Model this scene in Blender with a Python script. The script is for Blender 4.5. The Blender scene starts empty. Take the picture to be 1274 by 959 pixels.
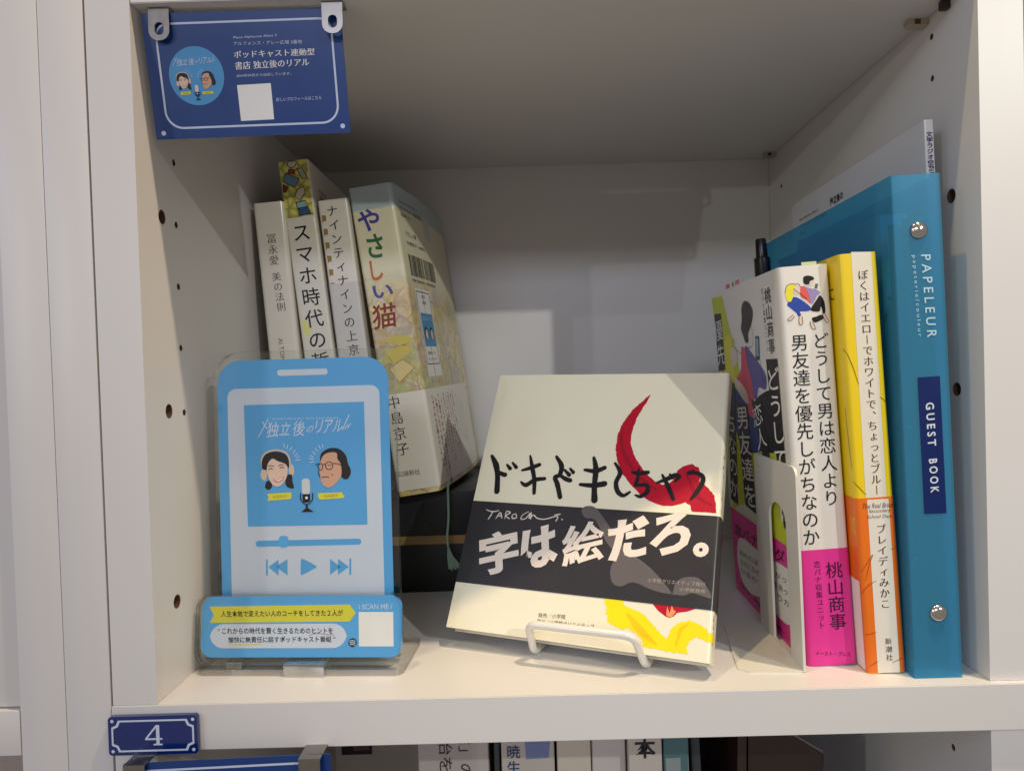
import bpy, bmesh, math, random
from mathutils import Vector, Matrix, Euler
from mathutils.geometry import tessellate_polygon
random.seed(4)
C = bpy.context.scene.collection
S = bpy.context.scene
K = .001                       # all sizes below are millimetres

# ------------------------------------------------------------------ camera
cd = bpy.data.cameras.new('camera'); cam = bpy.data.objects.new('camera', cd); C.objects.link(cam)
cam.location = (.170, -.32755, .14385)
cam.rotation_euler = (1.5514069, .0303306, .0043331)
cd.sensor_width = 36; cd.lens = 26.138; cd.shift_x = -.01338; cd.shift_y = -.00122
cd.clip_start = .01; cd.clip_end = 50
S.camera = cam
# ------------------------------------------------------------------ light
w = bpy.data.worlds.new('World'); S.world = w; w.use_nodes = True
bg = w.node_tree.nodes['Background']; bg.inputs[0].default_value = (1, .89, .80, 1); bg.inputs[1].default_value = .285
def lamp(name, pos, power, col, radius, target=(185, 100, 120), cone=40, blend=.3):
    l = bpy.data.lights.new(name, 'SPOT'); l.energy = power; l.color = col; l.shadow_soft_size = radius*K
    l.spot_size = math.radians(cone); l.spot_blend = blend
    o = bpy.data.objects.new(name, l); C.objects.link(o); o.location = Vector(pos)*K
    o.rotation_euler = (Vector(target)-Vector(pos)).to_track_quat('-Z', 'Y').to_euler()
lamp('ceiling_or_fill_spot', (1317, -1480, 930), 53, (.98, 1, .92), 14, (270, 60, 150), 17, .8)
lamp('ceiling_or_fill_spot', (-1470, -2000, 775), 12, (.88, .90, 1), 10)
lamp('ceiling_or_fill_spot', (-1900, -2400, 500), 22, (.90, 1, .90), 14)
lamp('ceiling_or_fill_spot', (-200, -250, 1500), 27, (1, .80, .44), 14, (280, 0, 100), 24, .8)
lamp('ceiling_or_fill_spot', (560, -190, 1200), 42, (1, .79, .55), 14)
lamp('ceiling_or_fill_spot', (700, -900, 1250), 3, (1, .75, .50), 14, (400, 0, 345), 17)  # added narrow fill spot, only brightens the top of the right upright
def window_or_fill(pos, power, sx, sz, col):
    al = bpy.data.lights.new('window_or_fill_light', 'AREA'); al.energy = power; al.color = col; al.shape = 'RECTANGLE'; al.size = sx; al.size_y = sz
    ao = bpy.data.objects.new('window_or_fill_light', al); C.objects.link(ao); ao.location = pos
    ao.rotation_euler = (Vector((.18, .1, .15))-ao.location).to_track_quat('-Z', 'Y').to_euler()
window_or_fill((-.2, -2.5, 1.034), 14, .9, .25, (.76, .80, 1))
window_or_fill((-1.5, -1.1, .8), 3.4, .4, .4, (.5, .64, 1))  # added dim fill lamp that cools the left uprights, not a second window
S.view_settings.view_transform = 'Standard'; S.view_settings.look = 'None'
S.view_settings.exposure = 0; S.view_settings.gamma = 1
S.cycles.max_bounces = 10; S.cycles.transparent_max_bounces = 24

# ------------------------------------------------------------------ places  (x, y, z, rx, ry, rz in degrees, width, height, depth)
# PLACES
PL = dict(
 centre=(122.7, 58.4, 11.0, -29.1, .9, -22.8, 135.7, 148.8, 12.5),
 card=(2.8, 14.3, 254.1, 9.9, -.8, 1.3, 88.5, 53.5, .4),
 phone=(10.5, 43.5, 3.1, -2, 0, -2, 92, 154, 3),
 banner=(1.7, 34, 3.1, -9, 0, -4, 103, 35, 3),
 b1=(16.0, 130, 66, 0, -3.9, 0, 18.8, 185, 126),
 b2=(39.8, 133, 66, 0, -5.7, 0, 18.7, 211, 124),
 b3=(60.3, 135, 66, 0, -5.6, 0, 18.3, 187, 124),
 b4=(85.4, 140, 66, 0, -7.4, 0, 27, 196, 130),
 pink=(297.2, 20.9, 0, 0, -2.9, -.7, 23.4, 188.2, 126),
 yellow=(321.2, 11.0, 0, 0, -2.8, -1, 17.2, 192, 128),
 binder=(338.8, 4.5, 0, 0, -1.5, -.6, 22, 225, 178),
 booklet=(363.6, 20, 0, 0, -1.6, -1, 4.2, 254, 182),
 plate=(-20.5, -3.2, -20.8, 0, 0, 0, 39.5, 17.2, 2),
 card2=(-9, -8, -73.6, 4, -.6, 1.5, 88.5, 53.5, .4),
 low1=(98, 70, -300, 0, 0, 0, 41, 245, 190),
 low2=(143, 62, -300, 0, 0, 0, 36, 244, 170),
 low3=(216, 60, -300, 0, 0, 0, 22, 247, 170),
)
# END PLACES

# ------------------------------------------------------------------ materials
def lin(c):
    return tuple((v/255/12.92 if v/255 <= .04045 else ((v/255+.055)/1.055)**2.4) for v in c)
MC = {}
def mat(name, rgb, rough=.5, var=.03, scale=60, metal=0, coat=0, bump=0, bscale=400, spec=.5, stretch=(1, 1, 1)):
    key = (name, rgb)
    if key in MC: return MC[key]
    m = bpy.data.materials.new(name); m.use_nodes = True; nt = m.node_tree; N = nt.nodes; L = nt.links
    b = N['Principled BSDF']; c = lin(rgb)
    b.inputs['Roughness'].default_value = rough; b.inputs['Metallic'].default_value = metal
    b.inputs['Coat Weight'].default_value = coat; b.inputs['Coat Roughness'].default_value = .15
    b.inputs['Specular IOR Level'].default_value = spec
    tc = N.new('ShaderNodeTexCoord'); mp = N.new('ShaderNodeMapping'); mp.inputs['Scale'].default_value = stretch
    L.new(tc.outputs['Object'], mp.inputs['Vector'])
    nz = N.new('ShaderNodeTexNoise'); nz.inputs['Scale'].default_value = scale; nz.inputs['Detail'].default_value = 5
    L.new(mp.outputs[0], nz.inputs['Vector'])
    r = N.new('ShaderNodeMix'); r.data_type = 'RGBA'
    r.inputs[6].default_value = tuple(v*(1-var*2) for v in c)+(1,); r.inputs[7].default_value = tuple(min(1, v*(1+var*1.5)) for v in c)+(1,)
    L.new(nz.outputs['Fac'], r.inputs[0]); L.new(r.outputs[2], b.inputs['Base Color'])
    mr = N.new('ShaderNodeMapRange'); mr.inputs[3].default_value = max(0, rough-.07); mr.inputs[4].default_value = min(1, rough+.07)
    L.new(nz.outputs['Fac'], mr.inputs[0]); L.new(mr.outputs[0], b.inputs['Roughness'])
    if bump:
        n2 = N.new('ShaderNodeTexNoise'); n2.inputs['Scale'].default_value = bscale; n2.inputs['Detail'].default_value = 4
        L.new(mp.outputs[0], n2.inputs['Vector'])
        bu = N.new('ShaderNodeBump'); bu.inputs['Strength'].default_value = bump; bu.inputs['Distance'].default_value = .0003
        L.new(n2.outputs['Fac'], bu.inputs['Height']); L.new(bu.outputs[0], b.inputs['Normal'])
    MC[key] = m; return m
LAM = mat('white_laminate', (214, 211, 208), .38, .012, 9, bump=.08, bscale=900, stretch=(1, 1, .12))
EDGE = mat('panel_edge_band', (208, 186, 160), .5, .04)
HOLE = mat('chipboard', (92, 66, 46), .9, .2, 700)
def ink(rgb, rough=.42): return mat('ink', rgb, rough, .02, 90, spec=.3)
BLACK = ink((22, 20, 22)); DARK = ink((40, 36, 36)); WHITE = ink((232, 230, 226))
PAPER = mat('page_paper', (222, 216, 200), .8, .04, 200)

def pages_mat(axis):
    m = bpy.data.materials.new('page_edges'); m.use_nodes = True; N = m.node_tree.nodes; L = m.node_tree.links
    b = N['Principled BSDF']; b.inputs['Roughness'].default_value = .85
    tc = N.new('ShaderNodeTexCoord'); mp = N.new('ShaderNodeMapping')
    mp.inputs['Scale'].default_value = (6000, 40, 40) if axis == 'x' else (40, 6000, 40)
    nz = N.new('ShaderNodeTexNoise'); nz.inputs['Scale'].default_value = 1; nz.inputs['Detail'].default_value = 2
    r = N.new('ShaderNodeValToRGB'); r.color_ramp.elements[0].color = (.42, .39, .33, 1); r.color_ramp.elements[1].color = (.78, .75, .68, 1)
    r.color_ramp.elements[0].position = .3; r.color_ramp.elements[1].position = .6
    L.new(tc.outputs['Object'], mp.inputs[0]); L.new(mp.outputs[0], nz.inputs['Vector']); L.new(nz.outputs[0], r.inputs[0]); L.new(r.outputs[0], b.inputs['Base Color'])
    return m
PGX = pages_mat('x'); PGY = pages_mat('y')

def acrylic(name, tint, gloss, rough=.03):
    m = bpy.data.materials.new(name); m.use_nodes = True; N = m.node_tree.nodes; L = m.node_tree.links
    N.remove(N['Principled BSDF']); out = N['Material Output']
    t = N.new('ShaderNodeBsdfTransparent'); t.inputs[0].default_value = tint+(1,)
    g = N.new('ShaderNodeBsdfGlossy'); g.inputs['Roughness'].default_value = rough
    lw = N.new('ShaderNodeLayerWeight'); lw.inputs[0].default_value = .5; f = N.new('ShaderNodeMath'); f.operation = 'POWER'; L.new(lw.outputs['Facing'], f.inputs[0]); f.inputs[1].default_value = 4
    nz = N.new('ShaderNodeTexNoise'); nz.inputs['Scale'].default_value = 30
    a = N.new('ShaderNodeMath'); a.operation = 'MULTIPLY_ADD'; a.inputs[1].default_value = .45; a.inputs[2].default_value = gloss+.035
    L.new(f.outputs[0], a.inputs[0])
    mr = N.new('ShaderNodeMapRange'); mr.inputs[3].default_value = rough; mr.inputs[4].default_value = rough+.05
    L.new(nz.outputs[0], mr.inputs[0]); L.new(mr.outputs[0], g.inputs['Roughness'])
    x = N.new('ShaderNodeMixShader'); L.new(a.outputs[0], x.inputs[0]); L.new(t.outputs[0], x.inputs[1]); L.new(g.outputs[0], x.inputs[2])
    L.new(x.outputs[0], out.inputs[0]); return m
ACR = acrylic('clear_acrylic', (.985, .99, .985), 0)
def glassy(name, col):
    m = bpy.data.materials.new(name); m.use_nodes = True; b = m.node_tree.nodes['Principled BSDF']
    b.inputs['Base Color'].default_value = col+(1,); b.inputs['Transmission Weight'].default_value = 1; b.inputs['IOR'].default_value = 1.49
    N = m.node_tree.nodes; L = m.node_tree.links
    nz = N.new('ShaderNodeTexNoise'); nz.inputs['Scale'].default_value = 80
    mr = N.new('ShaderNodeMapRange'); mr.inputs[3].default_value = .01; mr.inputs[4].default_value = .08
    L.new(nz.outputs[0], mr.inputs[0]); L.new(mr.outputs[0], b.inputs['Roughness'])
    return m
ACE = acrylic('acrylic_edge', (.92, .96, .93), .42, .10)
ACD = acrylic('acrylic_edge_reflection_tint', (.52, .50, .47), .3, .08)  # dark tint stands in for internal reflection along the base edges

# ------------------------------------------------------------------ objects
def tag(o, label=None, cat=None, group=None, kind=None):
    if label: o['label'] = label
    if cat: o['category'] = cat
    if group: o['group'] = group
    if kind: o['kind'] = kind
    return o
def thing(name, label, cat, place=(0, 0, 0, 0, 0, 0), group=None):
    o = bpy.data.objects.new(name, None); C.objects.link(o); o.empty_display_size = .01
    o.location = Vector(place[:3])*K; o.rotation_euler = [math.radians(a) for a in place[3:6]]
    return tag(o, label, cat, group)
def mesh(name, verts, faces, m, parent=None, smooth=False):
    me = bpy.data.meshes.new(name); me.from_pydata([Vector(v)*K for v in verts], [], faces)
    me.materials.append(m)
    bm = bmesh.new(); bm.from_mesh(me); bmesh.ops.remove_doubles(bm, verts=bm.verts, dist=1e-6) if smooth else None
    bmesh.ops.recalc_face_normals(bm, faces=bm.faces) if smooth is not None else None
    bm.to_mesh(me); bm.free()
    if smooth: me.polygons.foreach_set('use_smooth', [True]*len(me.polygons))
    o = bpy.data.objects.new(name, me); C.objects.link(o); o.parent = parent; return o
def soft(o, angle=35):
    me = o.data; me.polygons.foreach_set('use_smooth', [True]*len(me.polygons))
    me.set_sharp_from_angle(angle=math.radians(angle)); return o
def box(name, a, b, m, parent=None, bev=.3):
    bm = bmesh.new(); bmesh.ops.create_cube(bm, size=1)
    for v in bm.verts: v.co = Vector([(a[i]+b[i])/2+v.co[i]*(b[i]-a[i]) for i in range(3)])*K
    if bev: bmesh.ops.bevel(bm, geom=bm.edges[:], offset=bev*K, segments=2, affect='EDGES', profile=.6)
    me = bpy.data.meshes.new(name); bm.to_mesh(me); bm.free(); me.materials.append(m)
    o = bpy.data.objects.new(name, me); C.objects.link(o); o.parent = parent; return soft(o)
def area(l): return sum(l[i][0]*l[(i+1) % len(l)][1]-l[(i+1) % len(l)][0]*l[i][1] for i in range(len(l)))/2
def inside(p, l):
    c = False
    for i in range(len(l)):
        a, b = l[i], l[i-1]
        if (a[1] > p[1]) != (b[1] > p[1]) and p[0] < (b[0]-a[0])*(p[1]-a[1])/(b[1]-a[1])+a[0]: c = not c
    return c
def fill(loops):                                   # [(verts2d, tris)] one entry per outer loop, its holes cut out
    if not loops: return []
    big = max(loops, key=lambda l: abs(area(l))); sg = 1 if area(big) > 0 else -1
    outs = [l for l in loops if area(l)*sg > 0]; holes = [l for l in loops if area(l)*sg <= 0]; res = []
    for o in outs:
        hs = [h for h in holes if inside(h[0], o) and not any(q is not o and abs(area(q)) < abs(area(o)) and inside(h[0], q) for q in outs)]
        vs = [p for l in [o]+hs for p in l]
        t = tessellate_polygon([[Vector((p[0], p[1], 0)) for p in l] for l in [o]+hs])
        res.append((vs, [tuple(x) for x in t]))
    return res
def extrude2d(name, loops, y0, y1, m, parent, P3=lambda u, v, y: (u, y, v), em=None):
    """solid from 2D loops (u,v), thickness y0..y1"""
    V = []; F = []; ne = 0
    for vs, tr in fill(loops):
        n = len(V); k = len(vs); V += [P3(u, v, y0) for u, v in vs]+[P3(u, v, y1) for u, v in vs]
        F += [tuple(n+i for i in t) for t in tr]+[tuple(n+k+i for i in reversed(t)) for t in tr]
    nf = len(F)
    for l in loops:
        n = len(V); k = len(l); V += [P3(u, v, y0) for u, v in l]+[P3(u, v, y1) for u, v in l]
        F += [(n+i, n+(i+1) % k, n+k+(i+1) % k, n+k+i) for i in range(k)]
    me = bpy.data.meshes.new(name); me.from_pydata([Vector(v)*K for v in V], [], F); me.materials.append(m)
    if em: me.materials.append(em); me.polygons.foreach_set('material_index', [0]*nf+[1]*(len(F)-nf))
    bm = bmesh.new(); bm.from_mesh(me); bmesh.ops.remove_doubles(bm, verts=bm.verts, dist=1e-7); bmesh.ops.recalc_face_normals(bm, faces=bm.faces); bm.to_mesh(me); bm.free()
    o = bpy.data.objects.new(name, me); C.objects.link(o); o.parent = parent; return soft(o)
def rrect(x0, y0, x1, y1, r, n=7):
    if not isinstance(r, tuple): r = (r,)*4      # bl br tr tl
    L = []
    for cx, cy, a0, rr in ((x0, y0, 180, r[0]), (x1, y0, 270, r[1]), (x1, y1, 0, r[2]), (x0, y1, 90, r[3])):
        sx = 1 if cx == x0 else -1; sy = 1 if cy == y0 else -1
        for i in range(n+1):
            a = math.radians(a0+90*i/n); L.append((cx+sx*rr+rr*math.cos(a), cy+sy*rr+rr*math.sin(a)))
    return L
def circle(cx, cy, r, n=24, ry=None): return [(cx+r*math.cos(2*math.pi*i/n), cy+(ry or r)*math.sin(2*math.pi*i/n)) for i in range(n)]
def tube(name, pts, r, m, parent=None, seg=12, closed=False):
    V = []; F = []; P = [Vector(p) for p in pts]; n = len(P); up = None
    for i, p in enumerate(P):
        d = ((P[min(i+1, n-1)]-P[max(i-1, 0)])).normalized()
        if up is None: up = d.orthogonal().normalized()
        up = (up-d*up.dot(d)).normalized(); s = d.cross(up)
        rr = r[i] if isinstance(r, (list, tuple)) else r
        V += [p+(up*math.cos(2*math.pi*j/seg)+s*math.sin(2*math.pi*j/seg))*rr for j in range(seg)]
    F = [(i*seg+j, i*seg+(j+1) % seg, (i+1)*seg+(j+1) % seg, (i+1)*seg+j) for i in range(n-1) for j in range(seg)]
    F += [tuple(range(seg)), tuple((n-1)*seg+j for j in reversed(range(seg)))]
    o = mesh(name, V, F, m, parent, True); o.data.set_sharp_from_angle(angle=.9); return o
def smooth_path(pts, n=6, closed=False):
    P = [Vector(p) for p in pts]; out = []; m = len(P)
    for i in range(m if closed else m-1):
        g = (lambda k: P[k % m]) if closed else (lambda k: P[max(0, min(m-1, k))])
        a, b, c, d = g(i-1), g(i), g(i+1), g(i+2)
        for j in range(n):
            t = j/n; out.append(.5*((2*b)+(c-a)*t+(2*a-5*b+4*c-d)*t*t+(3*b-a-3*c+d)*t**3))
    if not closed: out.append(P[-1])
    return out
def round_path(pts, r, n=6):
    P = [Vector(p) for p in pts]; out = [P[0]]
    for i in range(1, len(P)-1):
        a = (P[i-1]-P[i]); b = (P[i+1]-P[i]); k = min(r, a.length*.48, b.length*.48); A = P[i]+a.normalized()*k; B = P[i]+b.normalized()*k
        for j in range(n+1):
            t = j/n; out.append(A*(1-t)**2+P[i]*2*t*(1-t)+B*t*t)
    out.append(P[-1]); return out

# ------------------------------------------------------------------ print surfaces: (u, v, lift) -> local point of the thing
def flat(u, v, off=0): return (u, -off, v)
class Wrap:                                        # rounded polyline in plan, extruded upwards; u runs along it
    def __init__(s, pts, origin, r=1.6, bulge=None):
        s.p = [Vector(p) for p in pts]; s.o = origin; s.r = r; s.b = bulge; s.L = [0]
        for a, b in zip(s.p, s.p[1:]): s.L.append(s.L[-1]+(b-a).length)
    def __call__(s, u, v, off=0):
        t = u+s.o; p = s.p; r = s.r
        q = None
        for i in range(1, len(p)-1):
            if abs(t-s.L[i]) < r:
                a = (p[i]-p[i-1]).normalized(); b = (p[i+1]-p[i]).normalized(); na = Vector((a.y, -a.x)); nb = Vector((b.y, -b.x))
                f = (t-s.L[i]+r)/(2*r); cen = p[i]-a*r-na*r
                ang = f*math.pi/2; n = na*math.cos(ang)+nb*math.sin(ang); q = cen+n*(r+off)
        if q is None:
            i = 0
            while i < len(p)-2 and t > s.L[i+1]: i += 1
            a = (p[i+1]-p[i]).normalized(); q = p[i]+a*(t-s.L[i])+Vector((a.y, -a.x))*off
        x, y = q
        if s.b and t > s.L[2] and y > 0: x += s.b(y)
        return (x, y, v)
    def stops(s, u0, u1, step=8):
        c = [u0, u1]
        for l in s.L[1:-1]:
            c += [l-s.o+s.r*(k/4-1) for k in range(9)]
        k = u0
        while k < u1: c.append(k); k += step
        return sorted({round(x, 4) for x in c if u0-1e-6 <= x <= u1+1e-6})
def shell(name, sf, u0, u1, v0, v1, off, thick, m, parent, vn=1):
    st = sf.stops(u0, u1); n = len(st); V = []; F = []
    for o_ in (off, off-thick):
        for k in range(vn+1): V += [sf(u, v0+(v1-v0)*k/vn, o_) for u in st]
    B = n*(vn+1)
    for k in range(vn):
        for i in range(n-1):
            a = k*n+i; F += [(a, a+1, a+n+1, a+n), (B+a, B+a+n, B+a+n+1, B+a+1)]
        F += [(k*n, k*n+n, B+k*n+n, B+k*n), (k*n+n-1, B+k*n+n-1, B+k*n+2*n-1, k*n+2*n-1)]
    for i in range(n-1): F += [(i, B+i, B+i+1, i+1), (vn*n+i, vn*n+i+1, B+vn*n+i+1, B+vn*n+i)]
    o = mesh(name, V, F, m, parent, True); o.data.set_sharp_from_angle(angle=math.radians(40)); return o
EACH = {'corner_dot', 'screw_dot', 'cover_title', 'player_symbol', 'name_ribbon', 'yellow_stain', 'drawn_hill', 'black_title_strip', 'title_stroke', 'publisher_lettering', 'worn_spot', 'drawn_figure', 'cloud_lettering', 'label_lettering', 'grey_brush_stroke'}
def prints(name, sf, loops, m, parent, lift=.12, label=None, cut=0, label_kind=None):
    """flat print: 2D loops laid on a surface, each outer loop with its holes"""
    V = []; F = []
    if name in EACH and len(loops) > 1:
        for g in loops: prints(name, sf, [g], m, parent, lift, label)
        return
    for gi, (vs, tr) in enumerate(sum([[(g.V, g.T)] if isinstance(g, Strip) else fill(g) for g in loops], [])):
        n = len(V); V += [sf(u, v, lift+.012*(gi % 3)) for u, v in vs]; F += [tuple(n+i for i in t) for t in tr]
    me = bpy.data.meshes.new(name); me.from_pydata([Vector(v)*K for v in V], [], F); me.materials.append(m)
    o = bpy.data.objects.new(name, me); C.objects.link(o); o.parent = parent
    if label: o['label'] = label
    return o
# lettering
GC = {}
def outline(s, bold=(0, 0), res=3):
    key = (s, bold, res)
    if key in GC: return GC[key]
    c = bpy.data.curves.new('t', 'FONT'); c.body = s; c.size = 1; o = bpy.data.objects.new('t', c); C.objects.link(o)
    bpy.context.view_layer.update(); dg = bpy.context.evaluated_depsgraph_get(); k = o.evaluated_get(dg).to_curve(dg); loops = []
    for sp in k.splines:
        bp = sp.bezier_points; n = len(bp); L = []
        for i in range(n):
            a, b = bp[i], bp[(i+1) % n]; L.append((a.co.x, a.co.y))
            p0, p1, p2, p3 = a.co, a.handle_right, b.handle_left, b.co; d = (p3-p0).length
            if d > 1e-5 and ((p1-p0).cross(p3-p0).length+(p2-p0).cross(p3-p0).length)/d > .004:
                for j in range(1, res):
                    t = j/res; q = p0*(1-t)**3+p1*3*t*(1-t)**2+p2*3*t*t*(1-t)+p3*t**3; L.append((q.x, q.y))
        M = [L[0]]
        for p in L[1:]:
            if math.hypot(p[0]-M[-1][0], p[1]-M[-1][1]) > 1e-4: M.append(p)
        if len(M) > 2 and abs(area(M)) > 1e-7: loops.append(M)
    o.evaluated_get(dg).to_curve_clear(); bpy.data.objects.remove(o); bpy.data.curves.remove(c)
    if bold != (0, 0) and loops:
        big = max(loops, key=lambda l: abs(area(l))); sg = 1 if area(big) > 0 else -1; R = []
        for l in loops:
            n = len(l); q = []
            for i in range(n):
                a, b, c2 = Vector(l[i-1]), Vector(l[i]), Vector(l[(i+1) % n]); d1 = (b-a).normalized(); d2 = (c2-b).normalized()
                n1 = Vector((d1.y, -d1.x))*sg; n2 = Vector((d2.y, -d2.x))*sg; nn = n1+n2; k = nn.length
                nn = nn/k*min(1.6, 2/k) if k > .3 else n1
                q.append((b.x+nn.x*bold[0], b.y+nn.y*bold[1]))
            R.append(q)
        loops = R
    GC[key] = loops; return loops
def quad(s, bl, br, tl, bold=(0, 0), res=3):
    """lettering whose bounding box is laid on the parallelogram bl-br-tl"""
    L = outline(s, bold, res); xs = [p[0] for l in L for p in l]; ys = [p[1] for l in L for p in l]
    x0, x1, y0, y1 = min(xs), max(xs), min(ys), max(ys)
    return [[(bl[0]+(br[0]-bl[0])*(p[0]-x0)/(x1-x0)+(tl[0]-bl[0])*(p[1]-y0)/(y1-y0),
              bl[1]+(br[1]-bl[1])*(p[0]-x0)/(x1-x0)+(tl[1]-bl[1])*(p[1]-y0)/(y1-y0)) for p in l] for l in L]
def line(s, a, b, hr=.75, bold=(0, 0), res=2, h=None):
    """lettering from a to b along a baseline, height from the font's own proportion"""
    L = outline(s, bold, res); xs = [p[0] for l in L for p in l]; ys = [p[1] for l in L for p in l]
    d = Vector((b[0]-a[0], b[1]-a[1])); H = h or d.length*(max(ys)-min(ys))/(max(xs)-min(xs)); u = Vector((-d.y, d.x)).normalized()*H
    return quad(s, a, b, (a[0]+u.x, a[1]+u.y), bold, res)
def down(s, a, b, k=.93, sx=1, bold=(0, 0), res=3, skew=0):
    """vertical lettering: centre line from a (top of first) to b (bottom of last)"""
    a = Vector(a); b = Vector(b); n = len(s); d = (b-a)/n; p = d.length; dn = d.normalized(); rt = Vector((-dn.y, dn.x)); out = []
    for i, ch in enumerate(s):
        if ch in ' 　': continue
        c = a+d*(i+.5); g = outline(ch, bold, res); q = []
        for l in g:
            m = []
            for x, y in l:
                X, Y = x-.5, y-.38
                if ch in 'ー―‐～': X, Y = Y, -X
                if ch in '、。': X += .55; Y += .5
                if ch in 'ょっゃゅァィッャ': X += .06; Y += .05
                X = X*sx+skew*Y
                v = c+rt*(X*p*k)-dn*(Y*p*k); m.append((v.x, v.y))
            q.append(m)
        out.append(q)
    return out
class Strip(list): pass
def stroke(pts, ws, n=6, taper=True, jag=0):
    """a brush or pen stroke: smoothed centre line with changing width and round ends"""
    P = smooth_path([(p[0], p[1], 0) for p in pts], n); m = len(P); Lf = []; Rt = []; prev = None
    for i, p in enumerate(P):
        d = (P[min(i+1, m-1)]-P[max(i-1, 0)]); d = d.normalized() if d.length > 1e-9 else (prev or Vector((1, 0, 0))); prev = d; nn = Vector((-d.y, d.x, 0))
        f = i/(m-1)*(len(ws)-1); k = min(int(f), len(ws)-2)
        wd = (ws[k]*(1-(f-k))+ws[k+1]*(f-k))/2
        j1 = 1+random.uniform(-jag, jag); j2 = 1+random.uniform(-jag, jag)
        Lf.append((p.x+nn.x*wd*j1, p.y+nn.y*wd*j1)); Rt.append((p.x-nn.x*wd*j2, p.y-nn.y*wd*j2))
    V = Lf+Rt; T = []
    for i in range(m-1): T += [(i, i+1, m+i+1), (i, m+i+1, m+i)]
    for e, i, sg in ((P[0], 0, -1), (P[-1], m-1, 1)):
        d = (P[1]-P[0]) if sg < 0 else (P[-1]-P[-2]); r = math.hypot(Lf[i][0]-e.x, Lf[i][1]-e.y); a0 = math.atan2(Lf[i][1]-e.y, Lf[i][0]-e.x); base = len(V); K_ = 6
        V += [(e.x+r*math.cos(a0-sg*math.pi*q/K_), e.y+r*math.sin(a0-sg*math.pi*q/K_)) for q in range(K_+1)]
        T += [(base, base+q, base+q+1) for q in range(1, K_)]
    g = Strip(); g.V = V; g.T = T; return g
def rough(loop, amp, step=1.2, seed=1):
    """brush-edge: subdivide a loop and jitter it"""
    rr = random.Random(seed); out = []
    for i in range(len(loop)):
        a = Vector(loop[i]); b = Vector(loop[(i+1) % len(loop)]); d = b-a; n = max(1, int(d.length/step)); nn = Vector((-d.y, d.x)).normalized() if d.length else Vector((0, 0))
        for k in range(n):
            p = a+d*k/n+nn*rr.gauss(0, amp); out.append((p.x, p.y))
    return out
def ribbon_loops(strokes): return strokes
def poly(p): return [list(p)]
def blob(p, n=5): return [[(q.x, q.y) for q in smooth_path([(a[0], a[1], 0) for a in p], n, True)]]
def rule(a, b, w): 
    d = Vector((b[0]-a[0], b[1]-a[1])).normalized(); u = Vector((-d.y, d.x))*w/2
    return [[(a[0]+u.x, a[1]+u.y), (a[0]-u.x, a[1]-u.y), (b[0]-u.x, b[1]-u.y), (b[0]+u.x, b[1]+u.y)]]

# ================================================================== bookcases
W_, D_, H_ = 370, 281.7, 309.3
def panel_with_holes(name, x_in, x_out, y0, y1, z0, z1, holes, parent):
    """upright panel; x_in is the face towards the compartment, drilled for shelf pins"""
    s = 1 if x_out > x_in else -1; dep = 9
    V = []; F = []; MI = []
    loops = [[(y0, z0), (y1, z0), (y1, z1), (y0, z1)]]+[circle(y, z, r, 18)[::-1] for y, z, r in holes]
    for vs, tr in fill(loops):
        V += [(x_in, y, z) for y, z in vs]; F += tr; MI += [0]*len(tr)
    for y, z, r in holes:
        c = circle(y, z, r, 18); rim = circle(y, z, r*1.12, 18); n = len(V)
        V += [(x_in, a, b) for a, b in c]+[(x_in+s*dep, a, b) for a, b in c]
        F += [(n+i, n+(i+1) % 18, n+18+(i+1) % 18, n+18+i) for i in range(18)]+[tuple(n+18+i for i in range(18))]; MI += [2]*19
        if r > 2 or random.random() < .8:                        # chipped rim
            n = len(V); a0 = random.uniform(0, 6)
            rr = [r*(1.05+.14*max(0, math.sin(2*math.pi*i/18+a0))) for i in range(18)]
            V += [(x_in-s*.05, y+r*.97*math.cos(2*math.pi*i/18), z+r*.97*math.sin(2*math.pi*i/18)) for i in range(18)]
            V += [(x_in-s*.03, y+rr[i]*math.cos(2*math.pi*i/18), z+rr[i]*math.sin(2*math.pi*i/18)) for i in range(18)]
            F += [(n+i, n+(i+1) % 18, n+18+(i+1) % 18, n+18+i) for i in range(18)]; MI += [2]*18
    n = len(V); V += [(x_in, y0, z0), (x_in, y1, z0), (x_in, y1, z1), (x_in, y0, z1), (x_out, y0, z0), (x_out, y1, z0), (x_out, y1, z1), (x_out, y0, z1)]
    F += [(n, n+4, n+7, n+3), (n+1, n+2, n+6, n+5), (n+4, n+5, n+6, n+7), (n, n+1, n+5, n+4), (n+3, n+7, n+6, n+2)]; MI += [0]*5
    me = bpy.data.meshes.new(name); me.from_pydata([Vector(v)*K for v in V], [], F)
    for m in (LAM, EDGE, HOLE): me.materials.append(m)
    me.polygons.foreach_set('material_index', MI)
    bm = bmesh.new(); bm.from_mesh(me); bmesh.ops.remove_doubles(bm, verts=bm.verts, dist=1e-7)
    bmesh.ops.recalc_face_normals(bm, faces=bm.faces); bm.to_mesh(me); bm.free()
    o = bpy.data.objects.new(name, me); C.objects.link(o); o.parent = parent; return o
BZ0, BZ1 = -300.3, 420
bc = thing('bookcase', 'white laminate bookcase whose open compartment holds the books and the phone shaped stand', 'bookcase')
holes_l = [(36, 249.6, 1.5), (36, 219.5, 1.5), (22, 220.4, 3.1), (36, 189.4, 1.5), (36, 159.6, 1.5), (36.7, 128, 1.5), (21.5, 129.7, 3.1), (21.8, 39.3, 3.1)]
holes_l += [(253, z, 1.5) for z in (249.6, 219.5, 189.4)]
holes_r = [(37, 279, 1.5), (253, 280, 1.5), (22.6, 218.9, 3.2), (21, 128.7, 3.0), (37, 299, 1.4), (20, -38, 1.5)]
panel_with_holes('side_panel', 0, -19.6, 0, D_+3, .15, BZ1, holes_l, bc)
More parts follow.
